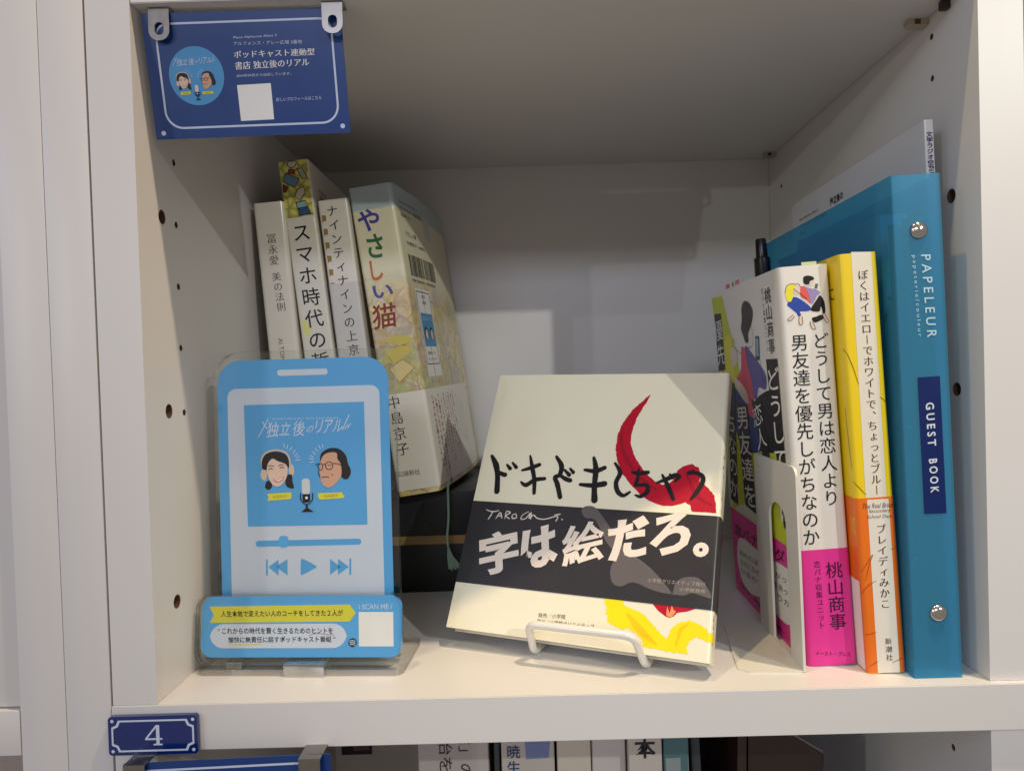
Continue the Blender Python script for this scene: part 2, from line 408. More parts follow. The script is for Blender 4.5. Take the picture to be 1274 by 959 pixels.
panel_with_holes('side_panel', W_, W_+19.6, 0, D_+3, .15, BZ1, holes_r[:5], bc)
panel_with_holes('side_panel', 0, -19.6, 0, D_+3, BZ0, -20.75, [(36, -50, 1.5)], bc)
panel_with_holes('side_panel', W_, W_+19.6, 0, D_+3, BZ0, -20.75, [(30, -45, 1.6)], bc)
def board(x0, x1, z0, z1, yl, yr, name='shelf_board', parent=bc):
    V = [(x0, yl, z0), (x1, yr, z0), (x1, D_, z0), (x0, D_, z0), (x0, yl, z1), (x1, yr, z1), (x1, D_, z1), (x0, D_, z1)]
    F = [(0, 3, 2, 1), (4, 5, 6, 7), (0, 1, 5, 4), (1, 2, 6, 5), (2, 3, 7, 6), (3, 0, 4, 7)]
    bm = bmesh.new(); vv = [bm.verts.new(Vector(v)*K) for v in V]; [bm.faces.new([vv[i] for i in f]) for f in F]
    bmesh.ops.bevel(bm, geom=bm.edges[:], offset=.35*K, segments=2, affect='EDGES')
    me = bpy.data.meshes.new(name); bm.to_mesh(me); bm.free(); me.materials.append(LAM)
    o = bpy.data.objects.new(name, me); C.objects.link(o); o.parent = parent; return soft(o)
board(-20.3, W_+20.3, -20.6, 0, -.4, -3.2)
board(.15, W_-.15, H_, H_+19, .4, .4)
board(-20.3, W_+20.3, BZ0-20, BZ0, -.4, -1)
box('back_panel', (.2, D_, BZ0), (W_-.2, D_+3, BZ1), LAM, bc, 0)
for y in (262, 39):                                                # brackets under the upper board, by the right wall
    br = extrude2d('shelf_pin', [rrect(W_-9.5, H_-3.4, W_-.1, H_-.05, (1.6, .3, .3, .3))], y, y+5.5, mat('pin_plastic', (176, 164, 148), .4), bc)
    mesh('pin_socket', [(W_-7, y-.1, H_-3), (W_-4, y-.1, H_-3), (W_-4, y-.1, H_-.6), (W_-7, y-.1, H_-.6)], [(0, 1, 2, 3)], HOLE, br)
box('shelf_pin', (W_-4, 20, H_-4.5), (W_-.1, 24, H_-.05), mat('dark_pin', (40, 32, 28), .5), bc, .8)
# neighbouring bookcases
nb = thing('bookcase', 'white bookcase standing left of the open one, its two upright sides close together', 'bookcase')
for x0, x1 in ((-40.55, -20.65), (-61.15, -40.85)):
    box('side_panel', (x0, 0, BZ0), (x1, D_, BZ1), LAM, nb, .15)
box('door_panel', (-160, 2.5, -.2), (-61.7, 18, BZ1), LAM, nb, .4)
box('shelf_board', (-160, 0, -21.2), (-61.7, D_, -1.1), LAM, nb, .35)
box('back_panel', (-160, 120, -300), (-61.7, 123, -21.4), mat('brown_panel', (150, 138, 130), .6), nb, 0)
rb = thing('bookcase', 'edge of the white bookcase standing right of the open one', 'bookcase')
box('side_panel', (W_+20.75, 0, BZ0), (W_+40.3, D_, BZ1), LAM, rb, .35)

# ================================================================== metal clips and blue cards
STEEL = mat('brushed_steel', (150, 146, 140), .3, .05, 300, metal=1)
def clip(x, y, z, zb, label, cat='clip'):
    t = thing('metal_clip', label, cat, (x, y, z, 0, 0, 0), 'metal clips that hold the blue cards')
    tongue = rrect(-4.6, zb, 4.6, 0, (4.3, 4.3, .4, .4), 8); slot = rrect(-1.9, zb+2.4, 2.1, zb+8.0, 1.9, 6)[::-1]
    o = extrude2d('tongue', [tongue, slot], -.35, .35, STEEL, t)
    box('flange', (-4.8, -.3, -.45), (4.8, 7.5 if y > 0 else 15, .2), STEEL, t, .15)
    return t
NAVY = mat('navy_card', (6, 54, 120), .33, .03, 40, coat=.15); NAVY2 = ink((12, 34, 92), .35)
PALE = ink((196, 206, 226)); SKY = ink((78, 148, 200)); SKIN = ink((222, 190, 172)); SKIN2 = ink((206, 158, 132)); HAIR = ink((32, 26, 28))
YEL = ink((214, 206, 56))
def face_art(sf, t, place, sc, lift):
    """two small drawn heads, a microphone and two name ribbons; place = middle of the microphone head, sc = mm per drawing unit"""
    cx, cy = place; k = .1355*sc
    def q(*n): return [(cx+(n[i]-522)*k, cy-(n[i+1]-699)*k) for i in range(0, len(n), 2)]
    def c(x, y, rx, ry=None, n=24): return circle(cx+(x-522)*k, cy-(y-699)*k, rx*k, n, (ry or rx)*k)
    BG = ink((214, 186, 162))
    prints('drawn_headphones', sf, [stroke(q(103, 500, 100, 430, 140, 375, 240, 350, 335, 378, 368, 440, 372, 500), [16*k, 16*k], 5), [c(118, 580, 32, 56)], [c(385, 545, 26, 56)]], BG, t, lift)
    prints('drawn_ponytail', sf, [blob(q(150, 640, 190, 650, 192, 700, 160, 725, 128, 705, 132, 670)), blob(q(335, 600, 385, 585, 392, 650, 404, 712, 360, 712, 325, 678))], HAIR, t, lift+.04)
    prints('drawn_hair', sf, [blob(q(106, 525, 102, 455, 130, 398, 180, 370, 245, 364, 305, 378, 346, 412, 362, 465, 356, 520, 300, 500, 210, 470, 155, 530))], HAIR, t, lift+.08)
    prints('drawn_hair', sf, [blob(q(664, 470, 668, 405, 702, 368, 765, 344, 835, 350, 886, 384, 916, 434, 928, 495, 950, 545, 950, 595, 922, 638, 888, 640, 862, 612, 850, 540, 820, 430, 760, 400, 700, 430))], HAIR, t, lift+.08)
    prints('drawn_face', sf, [blob(q(150, 515, 166, 468, 206, 430, 255, 455, 322, 480, 350, 520, 342, 592, 320, 642, 282, 682, 240, 694, 200, 676, 166, 612, 152, 560))], SKIN, t, lift+.16)
    prints('drawn_face', sf, [blob(q(664, 480, 686, 425, 728, 392, 795, 384, 826, 400, 828, 445, 852, 482, 864, 525, 862, 600, 832, 652, 782, 700, 732, 716, 690, 692, 666, 652, 664, 605, 652, 570, 664, 520))], SKIN2, t, lift+.16)
    w8 = [7*k, 7*k]; dk = [stroke(q(168, 534, 186, 520, 206, 532), w8, 3), stroke(q(276, 522, 294, 510, 314, 520), w8, 3), stroke(q(164, 502, 190, 494, 216, 502), w8, 3), stroke(q(264, 500, 288, 488, 312, 490), w8, 3),
          stroke(q(616, 500, 640, 492, 664, 488), w8, 3), stroke(q(784, 490, 830, 494, 862, 508), w8, 3), stroke(q(690, 498, 700, 494, 710, 498), w8, 3), stroke(q(678, 620, 708, 614, 742, 620), w8, 3), [c(775, 597, 6, n=8)], stroke(q(644, 560, 648, 590, 654, 612), [8*k, 6*k], 3)]
    for gx, gy, rx, ry in ((664, 518, 27, 36), (748, 510, 38, 40)):
        dk.append([c(gx, gy, rx, ry), c(gx, gy, rx-7, ry-7)[::-1]])
    dk += [blob(q(690, 516, 700, 508, 712, 512, 702, 520)) if 0 else stroke(q(735, 508, 748, 502, 764, 508), [5*k, 5*k], 3)]
    prints('drawn_features', sf, dk, HAIR, t, lift+.24)
    prints('drawn_lips', sf, [blob(q(206, 620, 250, 628, 312, 602, 292, 640, 250, 656, 222, 645))], ink((196, 120, 116)), t, lift+.24)
    prints('drawn_teeth', sf, [blob(q(216, 624, 252, 632, 304, 610, 284, 636, 250, 645))], ink((232, 220, 216)), t, lift+.3)
    prints('microphone_head', sf, [[rrect(cx-42*k, cy-80*k, cx+38*k, cy+74*k, 36*k)]], ink((202, 204, 208)), t, lift+.1)
    mic = [[rrect(cx-36*k, cy-154*k, cx+36*k, cy-74*k, (24*k, 24*k, 3*k, 3*k))], stroke(q(467, 768, 470, 830, 524, 874, 578, 830, 582, 768), [10*k, 10*k], 5), poly(q(514, 870, 534, 870, 534, 905, 592, 942, 470, 942, 514, 905))]
    prints('microphone_body', sf, mic, BLACK, t, lift+.16)
    prints('microphone_dot', sf, [[c(524, 808, 13, n=12)]], WHITE, t, lift+.24)
    prints('name_ribbon', sf, [poly(q(150, 762, 376, 754, 382, 780, 372, 816, 146, 828, 158, 800)), poly(q(634, 768, 868, 764, 872, 786, 890, 806, 866, 820, 648, 828, 634, 800))], YEL, t, lift+.08)
    prints('ribbon_lettering', sf, [line('KEIKO', q(206, 806)[0], q(340, 798)[0], h=26*k), line('HASEY', q(694, 808)[0], q(826, 804)[0], h=26*k)], ink((170, 150, 40)), t, lift+.16)
    rays = [rule(*q(*p), 8*k) for p in ((318, 288, 322, 328), (356, 302, 346, 342), (398, 322, 372, 356), (428, 352, 402, 386), (446, 386, 418, 414), (462, 414, 432, 430) , (472, 446, 424, 450),
             (686, 306, 692, 342), (652, 310, 668, 350), (616, 340, 640, 372), (592, 372, 616, 402), (568, 410, 600, 428), (558, 438, 600, 446), (560, 474, 602, 468))]
    prints('drawn_rays', sf, rays, PALE, t, lift+.08)
def logo_title(sf, t, a, b, lift, sc):
    """handwritten style show title between a and b"""
    d = Vector((b[0]-a[0], b[1]-a[1])); u = Vector((-d.y, d.x)).normalized(); H = d.length*.142
    P = lambda f, g: (a[0]+d.x*f+u.x*H*g, a[1]+d.y*f+u.y*H*g)
    L = []
    for ch, f0, f1, g0, g1 in (('独', .095, .22, -.12, 1.0), ('立', .235, .345, .0, .95), ('後', .37, .50, -.1, 1.02), ('の', .515, .585, .12, .62), ('リ', .61, .68, .05, 1.0), ('ア', .70, .785, .0, 1.0), ('ル', .80, .9, .1, .95)):
        L.append(quad(ch, P(f0-.012, g0), P(f1-.012, g0), P(f0+.02, g1), (.004, .004)))
    L += [rule(P(0, -.1), P(.115, 1.25), .5*sc), rule(P(.05, 1.05), P(.10, .5), .5*sc), rule(P(.895, .2), P(.975, 1.3), .5*sc), rule(P(.92, .25), P(.96, .62), .45*sc), rule(P(.95, .3), P(.99, .68), .45*sc)]
    prints('title_lettering', sf, L, PALE, t, lift)

t = thing('display_card', 'dark blue card with a round portrait badge, hanging under the upper shelf board', 'sign', PL['card'])
box('card_sheet', (0, 0, 0), (88.5, .45, 53.5), NAVY, t, 0)
bo = rrect(5.2, 4.2, 84.2, 49.5, (8, 8, 6, 6), 10); bi = rrect(6.1, 5.1, 83.3, 48.6, (7.1, 7.1, 5.1, 5.1), 10)[::-1]
prints('border_line', flat, [[bo, bi]], PALE, t, .1)
prints('corner_dot', flat, [[circle(3.6, 2.7, 1.05)], [circle(85.2, 2.9, 1.05)]], PALE, t, .1)
bd = [(21.55,26.78),(9.232,27.21),(23.09,39.19)]
br_ = (Vector(bd[1])-Vector(bd[0])).length
prints('badge_disc', flat, [[circle(bd[0][0], bd[0][1], br_, 48, br_*1.02)]], SKY, t, .12)
mc = [(21.03,21.41),(28.28,21.15)]; logo_title(flat, t, *[(11.54,31.47),(30.94,31.8)], .2, .35)
face_art(flat, t, mc[0], br_/82, .2)
for s_, z_, bd_, c_ in (('Place Alphonse Allais 3', [(39.68,41.55),(59.02,41.89),(39.83,42.83)], (0, 0), PALE), ('アルフォンス・アレー広場 3番地', [(39.54,38.98),(70.13,38.79),(39.65,40.62)], (0, 0), PALE),
        ('ポッドキャスト連動型', [(39.09,33.68),(75.3,33.72),(39.28,36.69)], (.012, -.004), WHITE), ('書店 独立後のリアル', [(39.13,28.77),(72.43,29.34),(39.36,32.09)], (.012, -.004), WHITE),
        ('2024年09月から出店しています。', [(39.23,25.57),(63.94,25.72),(39.38,26.87)], (0, 0), PALE), ('詳しいプロフィールはこちら', [(56.02,14.58),(76.52,14.73),(56.11,16.2)], (0, 0), PALE)):
    prints('lettering', flat, [quad(s_, *z_, bold=bd_)], c_, t, .12)
qq = [(39.25,6.759),(54.3,6.95),(54.39,22.56),(39.15,22.22)]
prints('code_label', flat, [poly(qq)], WHITE, t, .12)
clip(10.6, 4.6, H_-.5, -14.2, 'left metal clip with oval slot holding the upper blue card')
clip(87.8, 4.0, H_-.5, -13.8, 'right metal clip with oval slot holding the upper blue card')

t = thing('number_plate', 'small dark blue enamel plate with a white 4 on the shelf edge', 'number plate', PL['plate'])
ENA = mat('blue_enamel', (8, 36, 104), .12, .03, 30, coat=.6)
extrude2d('plate_body', [rrect(0, 0, 39.5, 17.2, 1.6)], 0, 2.2, ENA, t)
def notch(x0, y0, x1, y1, c): return [(x0+c, y0), (x1-c, y0), (x1-c*.7, y0+c*.7), (x1, y0+c), (x1, y1-c), (x1-c*.7, y1-c*.7), (x1-c, y1), (x0+c, y1), (x0+c*.7, y1-c*.7), (x0, y1-c), (x0, y0+c), (x0+c*.7, y0+c*.7)]
prints('border_line', flat, [[notch(1.5, 1.5, 38, 15.6, 3), notch(2.3, 2.3, 37.2, 14.8, 3)[::-1]]], PALE, t, .1)
prints('screw_dot', flat, [[circle(x, y, .75, 14)] for x in (1.9, 37.6) for y in (1.9, 15.3)], PALE, t, .1)
prints('numeral', flat, [[[(16.3, 6.6), (21.2, 6.6), (21.2, 5.0), (19.9, 4.8), (19.9, 4.2), (23.9, 4.2), (23.9, 4.8), (22.7, 5.0), (22.7, 6.6), (23.9, 6.6), (23.9, 7.4), (22.7, 7.4), (22.7, 13.2), (21.2, 13.2), (16.3, 7.3)], [(17.4, 7.4), (21.2, 12.0), (21.2, 7.4)]]], PALE, t, .1)

t = thing('display_card', 'dark blue card with white top line clipped under the shelf edge below the number plate', 'sign', PL['card2'])
box('card_sheet', (0, 0, 0), (88.5, .45, 53.5), NAVY, t, 0)
prints('border_line', flat, [[rrect(4.2, 4.2, 84.2, 50.4, 7, 10), rrect(5.1, 5.1, 83.3, 49.4, 6.1, 10)[::-1]]], PALE, t, .1)
clip(-4.2, -13.2, -20.3, -14.2, 'metal clip below the left part of the number plate')
clip(71, -13.0, -19.6, -14.2, 'metal clip at the right end of the lower blue card')

# ================================================================== books
def book(name, label, key, jm, band=None, pg=None, bulge=None, r=1.6, group='books standing upright on the shelf'):
    P = PL[key]; wd, h, d = P[6:9]; t = thing(name, label, 'book', P, group)
    sf = Wrap([(0, d), (0, 0), (wd, 0), (wd, d)], d+wd/2, r, bulge)
    shell('cover', sf, -d-wd/2, d+wd/2, 0, h, 0, 1.3, jm, t, 4)
    # page block
    n = 8; a = [(1.5, 1.6+(d-6)*i/n) for i in range(n+1)]; b = [(wd-1.5+(bulge(y) if bulge else 0), y) for x, y in reversed(a)]
    L = a+b; V = [(x, y, 2.5) for x, y in L]+[(x, y, h-2.5) for x, y in L]; k = len(L)
    mesh('page_block', V, [tuple(range(k)), tuple(range(2*k-1, k-1, -1))]+[(i, (i+1) % k, k+(i+1) % k, k+i) for i in range(k)], PGX, t)
    return t, sf, wd, h, d
def jm_(rgb, rough=.35, coat=.25): return mat('book_jacket', rgb, rough, .025, 25, coat=coat, bump=.05, bscale=150)
CREAM = (226, 219, 200)
# --- b1
t, sf, wd, h, d = book('book', 'glossy cream book with small grey vertical title, nearest the left wall', 'b1', jm_((226, 220, 208), .14, .7), r=2.6)
prints('title_lettering', sf, down('冨永愛', *[(0.07437,166.2),(0.4191,145.9)], bold=(.008, -.008))+down('美の法則', *[(0.55,142.4),(1.909,117.5)], bold=(.008, -.008)), ink((96, 90, 86)), t)
prints('subtitle_lettering', sf, [quad('AI TOMINAGA', *[(-2.262,101.5),(-1.657,74.1),(0.5017,101.7)])], ink((150, 70, 60)), t)
# --- b2
t, sf, wd, h, d = book('book', 'tall white book with a colourful yellow patterned picture at the top of its spine', 'b2', jm_((218, 214, 202), .4), r=1.6)
ztop = h; zi = [(-11.75,176.3),(6.466,177.4)]
pm = bpy.data.materials.new('yellow_doodle_print'); pm.use_nodes = True; N = pm.node_tree.nodes; Lk = pm.node_tree.links
tc = N.new('ShaderNodeTexCoord'); vo = N.new('ShaderNodeTexVoronoi'); vo.feature = 'DISTANCE_TO_EDGE'; vo.inputs['Scale'].default_value = 190
nz = N.new('ShaderNodeTexNoise'); nz.inputs['Scale'].default_value = 260; ad = N.new('ShaderNodeMixRGB'); ad.inputs[0].default_value = .006; Lk.new(tc.outputs['Object'], ad.inputs[1]); Lk.new(nz.outputs['Color'], ad.inputs[2]); Lk.new(ad.outputs[0], vo.inputs['Vector'])
rp = N.new('ShaderNodeValToRGB'); rp.color_ramp.elements[0].color = lin((92, 92, 56))+(1,); rp.color_ramp.elements[1].color = lin((222, 214, 104))+(1,); rp.color_ramp.elements[0].position = .03; rp.color_ramp.elements[1].position = .10
Lk.new(vo.outputs[0], rp.inputs[0]); Lk.new(rp.outputs[0], N['Principled BSDF'].inputs['Base Color']); N['Principled BSDF'].inputs['Roughness'].default_value = .4
shell('picture_band', sf, -wd/2+.2, wd/2-.4, zi[0][1], h+.02, .1, .08, pm, t)
for nm, pts, c in (('drawn_tablet', [(-4.801,204),(2.705,199.3),(-0.7777,194.4),(-7.669,199.1)], (104, 136, 160)), ('drawn_phone', [(1.816,205.6),(5.188,206),(7.758,199.5),(4.528,198.8)], (170, 168, 150)),
                   ('drawn_cloth', [(-2.968,205.9),(0.7274,205.4),(0.001507,202.4),(-3.569,203.8)], (150, 60, 44)), ('drawn_jacket', [(-0.336,181.6),(5.645,181.8),(7.218,177.2),(-0.3053,177.2)], (62, 88, 130)),
                   ('drawn_shirt', [(-1.417,185.2),(4.648,185.9),(5.379,182.1),(-0.686,181.3)], (140, 176, 190)), ('drawn_figure', [(0.5954,193),(4.543,194.4),(5.274,190.5),(1.608,186.6),(-1.531,188.9)], (206, 196, 176)),
                   ('drawn_sleeve', [(-7.612,197.2),(-4.783,195),(-6.392,192.4),(-8.407,192.3)], (140, 56, 44)), ('drawn_head', [(-2.606,210.9),(2.361,210.5),(1.328,207.5),(-1.303,206.6),(-3.557,208.5)], (206, 196, 176))):
    prints(nm, sf, [stroke(pts+[pts[0]], [.5, .5], 1)], BLACK, t, .3); prints(nm, sf, [poly(pts)], ink(c), t, .22)
prints('title_lettering', sf, down('スマホ時代の哲学', *[(-0.6097,173.4),(0.9158,66.48)], k=.88, bold=(.006, .006)), BLACK, t)
prints('yellow_stain', sf, [blob([(8.109,145.3),(10.38,143.5),(10.07,137.5),(7.266,135.4)]), blob([(-7.313,113.3),(-3.695,110.3),(-3.714,102.8),(-6.906,105.2)]), blob([(7.544,174.3),(9.515,174),(8.807,165.2),(6.969,166.4)])], ink((222, 218, 140)), t, .1)
prints('barcode', sf, [rule((wd/2+18+k*1.7, h-19), (wd/2+18+k*1.7, h-33), .7) for k in range(9)]+[quad('9784000000000 C0095', (wd/2+16, h-17), (wd/2+34, h-17), (wd/2+16, h-15))], DARK, t)
# --- b3
t, sf, wd, h, d = book('book', 'thin cream book with brown torn marks along the spine edge and light katakana title', 'b3', jm_((224, 218, 206), .4), r=1.5)
for k in range(6):
    z = h-9-k*8.4; prints('brown_mark', sf, [poly([(-wd/2+1.5, z), (-wd/2+4+.6*random.random(), z-.4), (-wd/2+3.8, z-4.2), (-wd/2+2.6, z-3.6), (-wd/2+1.5, z-4.8)])], ink((150, 122, 62)), t, .1)
prints('title_lettering', sf, down('ナインティナインの上京物語', *[(-0.914,184.2),(1.658,71.28)], k=.84, bold=(.004, -.004)), DARK, t, .25)
shell('paper_band', sf, -wd/2-60, wd/2+60, 4, *[[(-0.938,135.1),(6.762,136.1)][0][1]], .15, .13, mat('grey_band', (204, 200, 196), .35, .02, coat=.3), t)
# --- b4 : the thick one, its back cover bows outwards
bulge = lambda y: .2*y-.0006*y*y
def town_mat():
    m = bpy.data.materials.new('watercolour_town_jacket'); m.use_nodes = True; N = m.node_tree.nodes; L = m.node_tree.links; b = N['Principled BSDF']; b.inputs['Roughness'].default_value = .38; b.inputs['Coat Weight'].default_value = .2
    tc = N.new('ShaderNodeTexCoord'); se = N.new('ShaderNodeSeparateXYZ'); L.new(tc.outputs['Object'], se.inputs[0])
    ad = N.new('ShaderNodeMath'); ad.operation = 'ADD'; L.new(se.outputs[0], ad.inputs[0]); L.new(se.outputs[1], ad.inputs[1])
    cb = N.new('ShaderNodeCombineXYZ'); L.new(ad.outputs[0], cb.inputs[0]); L.new(se.outputs[2], cb.inputs[1])
    def noise(sc, det=3):
        n = N.new('ShaderNodeTexNoise'); n.inputs['Scale'].default_value = sc; n.inputs['Detail'].default_value = det; L.new(cb.outputs[0], n.inputs['Vector']); return n
    def ramp(src, stops, mode='LINEAR'):
        r = N.new('ShaderNodeValToRGB'); cr = r.color_ramp; cr.interpolation = mode
        for k, (p_, c_) in enumerate(stops):
            e = cr.elements[k] if k < 2 else cr.elements.new(p_); e.position = p_; e.color = lin(c_)+(1,)
        L.new(src, r.inputs[0]); return r.outputs[0]
    def mix(f, a, c_, mode='MIX'):
        x = N.new('ShaderNodeMixRGB'); x.blend_type = mode
        if isinstance(f, (int, float)): x.inputs[0].default_value = f
        else: L.new(f, x.inputs[0])
        for k, v in ((1, a), (2, c_)):
            if isinstance(v, tuple): x.inputs[k].default_value = lin(v)+(1,)
            else: L.new(v, x.inputs[k])
        return x.outputs[0]
    wv = mix(.012, cb.outputs[0], noise(45).outputs['Color'])
    def vor(sc, feat, dist='CHEBYCHEV'):
        v = N.new('ShaderNodeTexVoronoi'); v.feature = feat; v.inputs['Scale'].default_value = sc
        if feat == 'F1': v.distance = dist
        L.new(wv, v.inputs['Vector']); return v
    pal = [(0, (226, 210, 150)), (.22, (214, 178, 70)), (.36, (182, 158, 176)), (.5, (234, 216, 150)), (.64, (160, 164, 84)), (.78, (212, 164, 128)), (.9, (228, 202, 104))]
    big = ramp(vor(62, 'F1').outputs['Color'], pal, 'CONSTANT'); fine = ramp(vor(190, 'F1').outputs['Color'], pal, 'CONSTANT')
    c1 = mix(.38, big, fine)
    ed = ramp(vor(62, 'DISTANCE_TO_EDGE').outputs[0], [(0, (0, 0, 0)), (.045, (255, 255, 255))]); ed2 = ramp(vor(190, 'DISTANCE_TO_EDGE').outputs[0], [(0, (90, 90, 90)), (.07, (255, 255, 255))])
    c2 = mix(ed, (158, 116, 82), c1); c3 = mix(.35, c2, ed2, 'MULTIPLY')
    c4 = mix(.35, c3, ramp(noise(180, 5).outputs[0], [(.35, (190, 176, 130)), (.65, (236, 228, 196))]))
    n2 = noise(30); zz = N.new('ShaderNodeMath'); zz.operation = 'MULTIPLY_ADD'; L.new(n2.outputs[0], zz.inputs[0]); zz.inputs[1].default_value = .03; L.new(se.outputs[2], zz.inputs[2])
    z1 = N.new('ShaderNodeMapRange'); z1.inputs[1].default_value = .135; z1.inputs[2].default_value = .158; L.new(zz.outputs[0], z1.inputs[0])
    c5 = mix(z1.outputs[0], c4, (222, 215, 184))
    z2 = N.new('ShaderNodeMapRange'); z2.inputs[1].default_value = .1805; z2.inputs[2].default_value = .182; L.new(se.outputs[2], z2.inputs[0])
    L.new(mix(z2.outputs[0], c5, (170, 186, 190)), b.inputs['Base Color']); return m
t, sf, wd, h, d = book('book', 'thick book with rainbow coloured hiragana title and watercolour town on its curved jacket', 'b4', town_mat(), bulge=bulge, r=2)
for ch, pts, c in (('や', [(-11.45,168.3),(2.162,167.1),(-10.15,182.3)], (76, 70, 150)), ('さ', [(-7.673,150.9),(2.457,150.3),(-7.21,166.1)], (50, 110, 62)), ('し', [(-7.973,136.7),(-0.3301,136.5),(-7.919,149.4)], (196, 106, 52)),
                   ('い', [(-8.779,125.6),(3.937,125.1),(-8.465,133.7)], (84, 78, 160)), ('猫', [(-12.48,106.3),(2.907,106.3),(-10.93,121.9)], (140, 56, 46))):
    prints('title_character', sf, [quad(ch, *pts, bold=(.012, .012) if ch == '猫' else (.022, .022))], ink(c), t, .14)
prints('drawn_hill', sf, [blob([(-13.55,102.9),(-7.65,104.5),(0.0923,101.7),(8.996,99.74),(10.42,95.93),(3.939,93.91),(-4.722,97.35),(-11.55,99.47)]), blob([(-8.033,89.69),(-1.382,92.72),(7.099,94.42),(10.6,90.79),(2.63,85.93),(-4.856,84.06)])], ink((206, 188, 98)), t, .1)
prints('drawn_roof', sf, [poly([(-6.43,80.73),(3.047,85.35),(9.723,79.16),(-1.328,71.2)])], ink((222, 200, 140)), t, .12)
prints('drawn_roof_line', sf, [stroke([(-6.43,80.73),(3.047,85.35),(9.723,79.16),(-1.328,71.2),(-6.43,80.73)], [.5, .5], 1)], ink((176, 120, 66)), t, .14)
BZ = [(14.51,64.56),(12.2,3.265)]
shell('paper_band', sf, -wd/2-70, wd/2+118, BZ[1][1], BZ[0][1], .18, .14, mat('white_band', (226, 220, 206), .36, .02, coat=.2), t)
prints('author_lettering', sf, down('中島京子', *[(-7.059,64.43),(-5.882,24.69)], k=.86, bold=(.004, -.004)), BLACK, t, .24)
prints('publisher_lettering', sf, [quad('中央公論新社', *[(-18.63,12.84),(2.328,12.06),(-18.55,16.43)])], DARK, t, .24)
prints('publisher_lettering', sf, [quad('中央公論新社', *[(-18.61,3.562),(2.772,2.199),(-18.54,7.157)])], DARK, t, .1)
rt = [(28.86,179.8),(48.09,176.3),(27.21,182.6)]
def rline(s, z, u0, u1, hh, c=DARK, lift=.14): return prints('back_cover_lettering', sf, [quad(s, (u0, z), (u1, z), (u0, z+hh))], c, t, lift)
q4 = [(20.84,162.3),(81.93,151.4),(14.98,146.1),(15.52,141.1)]
u0 = wd/2+9; zt = h-8
rline('Place Alphonse Allais 3', zt-3, u0, u0+36, 2); rline('ポッドキャスト連動型書店', zt-7.5, u0, u0+44, 2.6); rline('独立後のリアル', zt-12, u0, u0+18, 2.4)
rline('やさしい猫', zt-24, u0+3, u0+24, 3.2, BLACK); rline('中島京子 1,900円', zt-30, u0+3, u0+40, 2.8, BLACK)
prints('code_label', sf, [poly([(u0+48, zt-3), (u0+64, zt-3), (u0+64, zt-20), (u0+48, zt-20)])], ink((196, 196, 190)), t, .12)
random.seed(8); bars = []; x = u0+2
while x < u0+60:
    ww = random.choice((.5, .5, .9, 1.3)); bars.append(rule((x, zt-36), (x, zt-50), ww)); x += ww+random.choice((.6, .8, 1.2)) + (2.5 if abs(x-u0-30) < 1 else 0)
prints('barcode', sf, bars, BLACK, t, .12); rline('9784120054556  1920093019003', zt-54, u0+2, u0+54, 2)
lb = [(22.02,145.9),(52.74,144.5),(46.99,87.01),(16.76,87.22)]
prints('white_label', sf, [poly([(u0+3, 72), (u0+34, 72), (u0+34, h-66), (u0+3, h-66)])], WHITE, t, .14)
prints('label_frame', sf, [[[(u0+4.5, 80), (u0+32.5, 80), (u0+32.5, h-67.5), (u0+4.5, h-67.5)], [(u0+5.1, 80.6), (u0+5.1, h-68.1), (u0+31.9, h-68.1), (u0+31.9, 80.6)]]], BLACK, t, .2)
prints('label_picture', sf, [poly([(u0+7, 92), (u0+31, 92), (u0+31, 114), (u0+7, 114)])], ink((60, 140, 190)), t, .2)
prints('drawn_hair', sf, [[circle(u0+13, 100.5, 4, 14, 4.5)], [circle(u0+24, 100.5, 4, 14, 4.5)]], HAIR, t, .28)
prints('drawn_face', sf, [[circle(u0+13, 99.8, 2.6, 14, 3.4)], [circle(u0+24, 99.8, 2.6, 14, 3.4)]], SKIN, t, .34)
rline('独立後のリアル', 109, u0+9, u0+29, 3, PALE, .28); rline('店主', 124, u0+15, u0+22, 2.4, BLACK, .28); rline('選書', 120, u0+15, u0+22, 2.4, BLACK, .28); rline('独立後のリアル', 86.5, u0+9, u0+26, 2.2, BLACK, .28); rline('ポッドキャスト', 82.5, u0+9, u0+27, 2, BLACK, .28)
rnd = random.Random(3); red = []; dk = []
kana = '猫がいた日々をわすれないでほしいそんな思いをこめて書いた家族の物語です'
for k in range(9):
    n = 13+(k % 3)*2; s_ = ''.join(rnd.choice(kana) for _ in range(n)); uu = wd/2+12+k*6.2
    z1_ = BZ[0][1]-4; (red if k in (0, 1, 3, 4, 5, 6) else dk).extend(down(s_, (uu, z1_-(k % 2)*2), (uu, z1_-n*(2.8 if k > 2 else 3.7)), k=.95, sx=1.2, bold=(.02, .02), res=1))
for k in range(5):
    n = 12; s_ = ''.join(rnd.choice(kana) for _ in range(n)); uu = wd/2+70+k*5; dk.extend(down(s_, (uu, BZ[0][1]-6-k*2), (uu, BZ[0][1]-6-k*2-n*2.6), k=.8, res=1))
prints('band_lettering', sf, red, ink((168, 58, 44)), t, .24); prints('band_lettering', sf, dk, ink((110, 100, 90)), t, .24)
# ribbon bookmark
CO = mat('bookmark_cord', (150, 176, 152), .8, .1, 900)
pts = smooth_path([(wd+4, 12, 3), (wd+3.5, 6, -2), (wd+1.5, 4, -18), (wd-1.2, 3, -30), (wd-1.5, 1.5, -36)], 6)
rbm = tube('bookmark_ribbon', pts, .75, CO, t, 6)
for k in range(14):
    a = pts[-1]; dx = (k-5)*.62; tube('tassel_thread', [a, a+Vector((dx*.4, -.5+.3*(k % 3), -7)), a+Vector((dx+1.5, -.8+.5*(k % 3), -14-(k % 4)*.5))], .42, CO, rbm, 5)

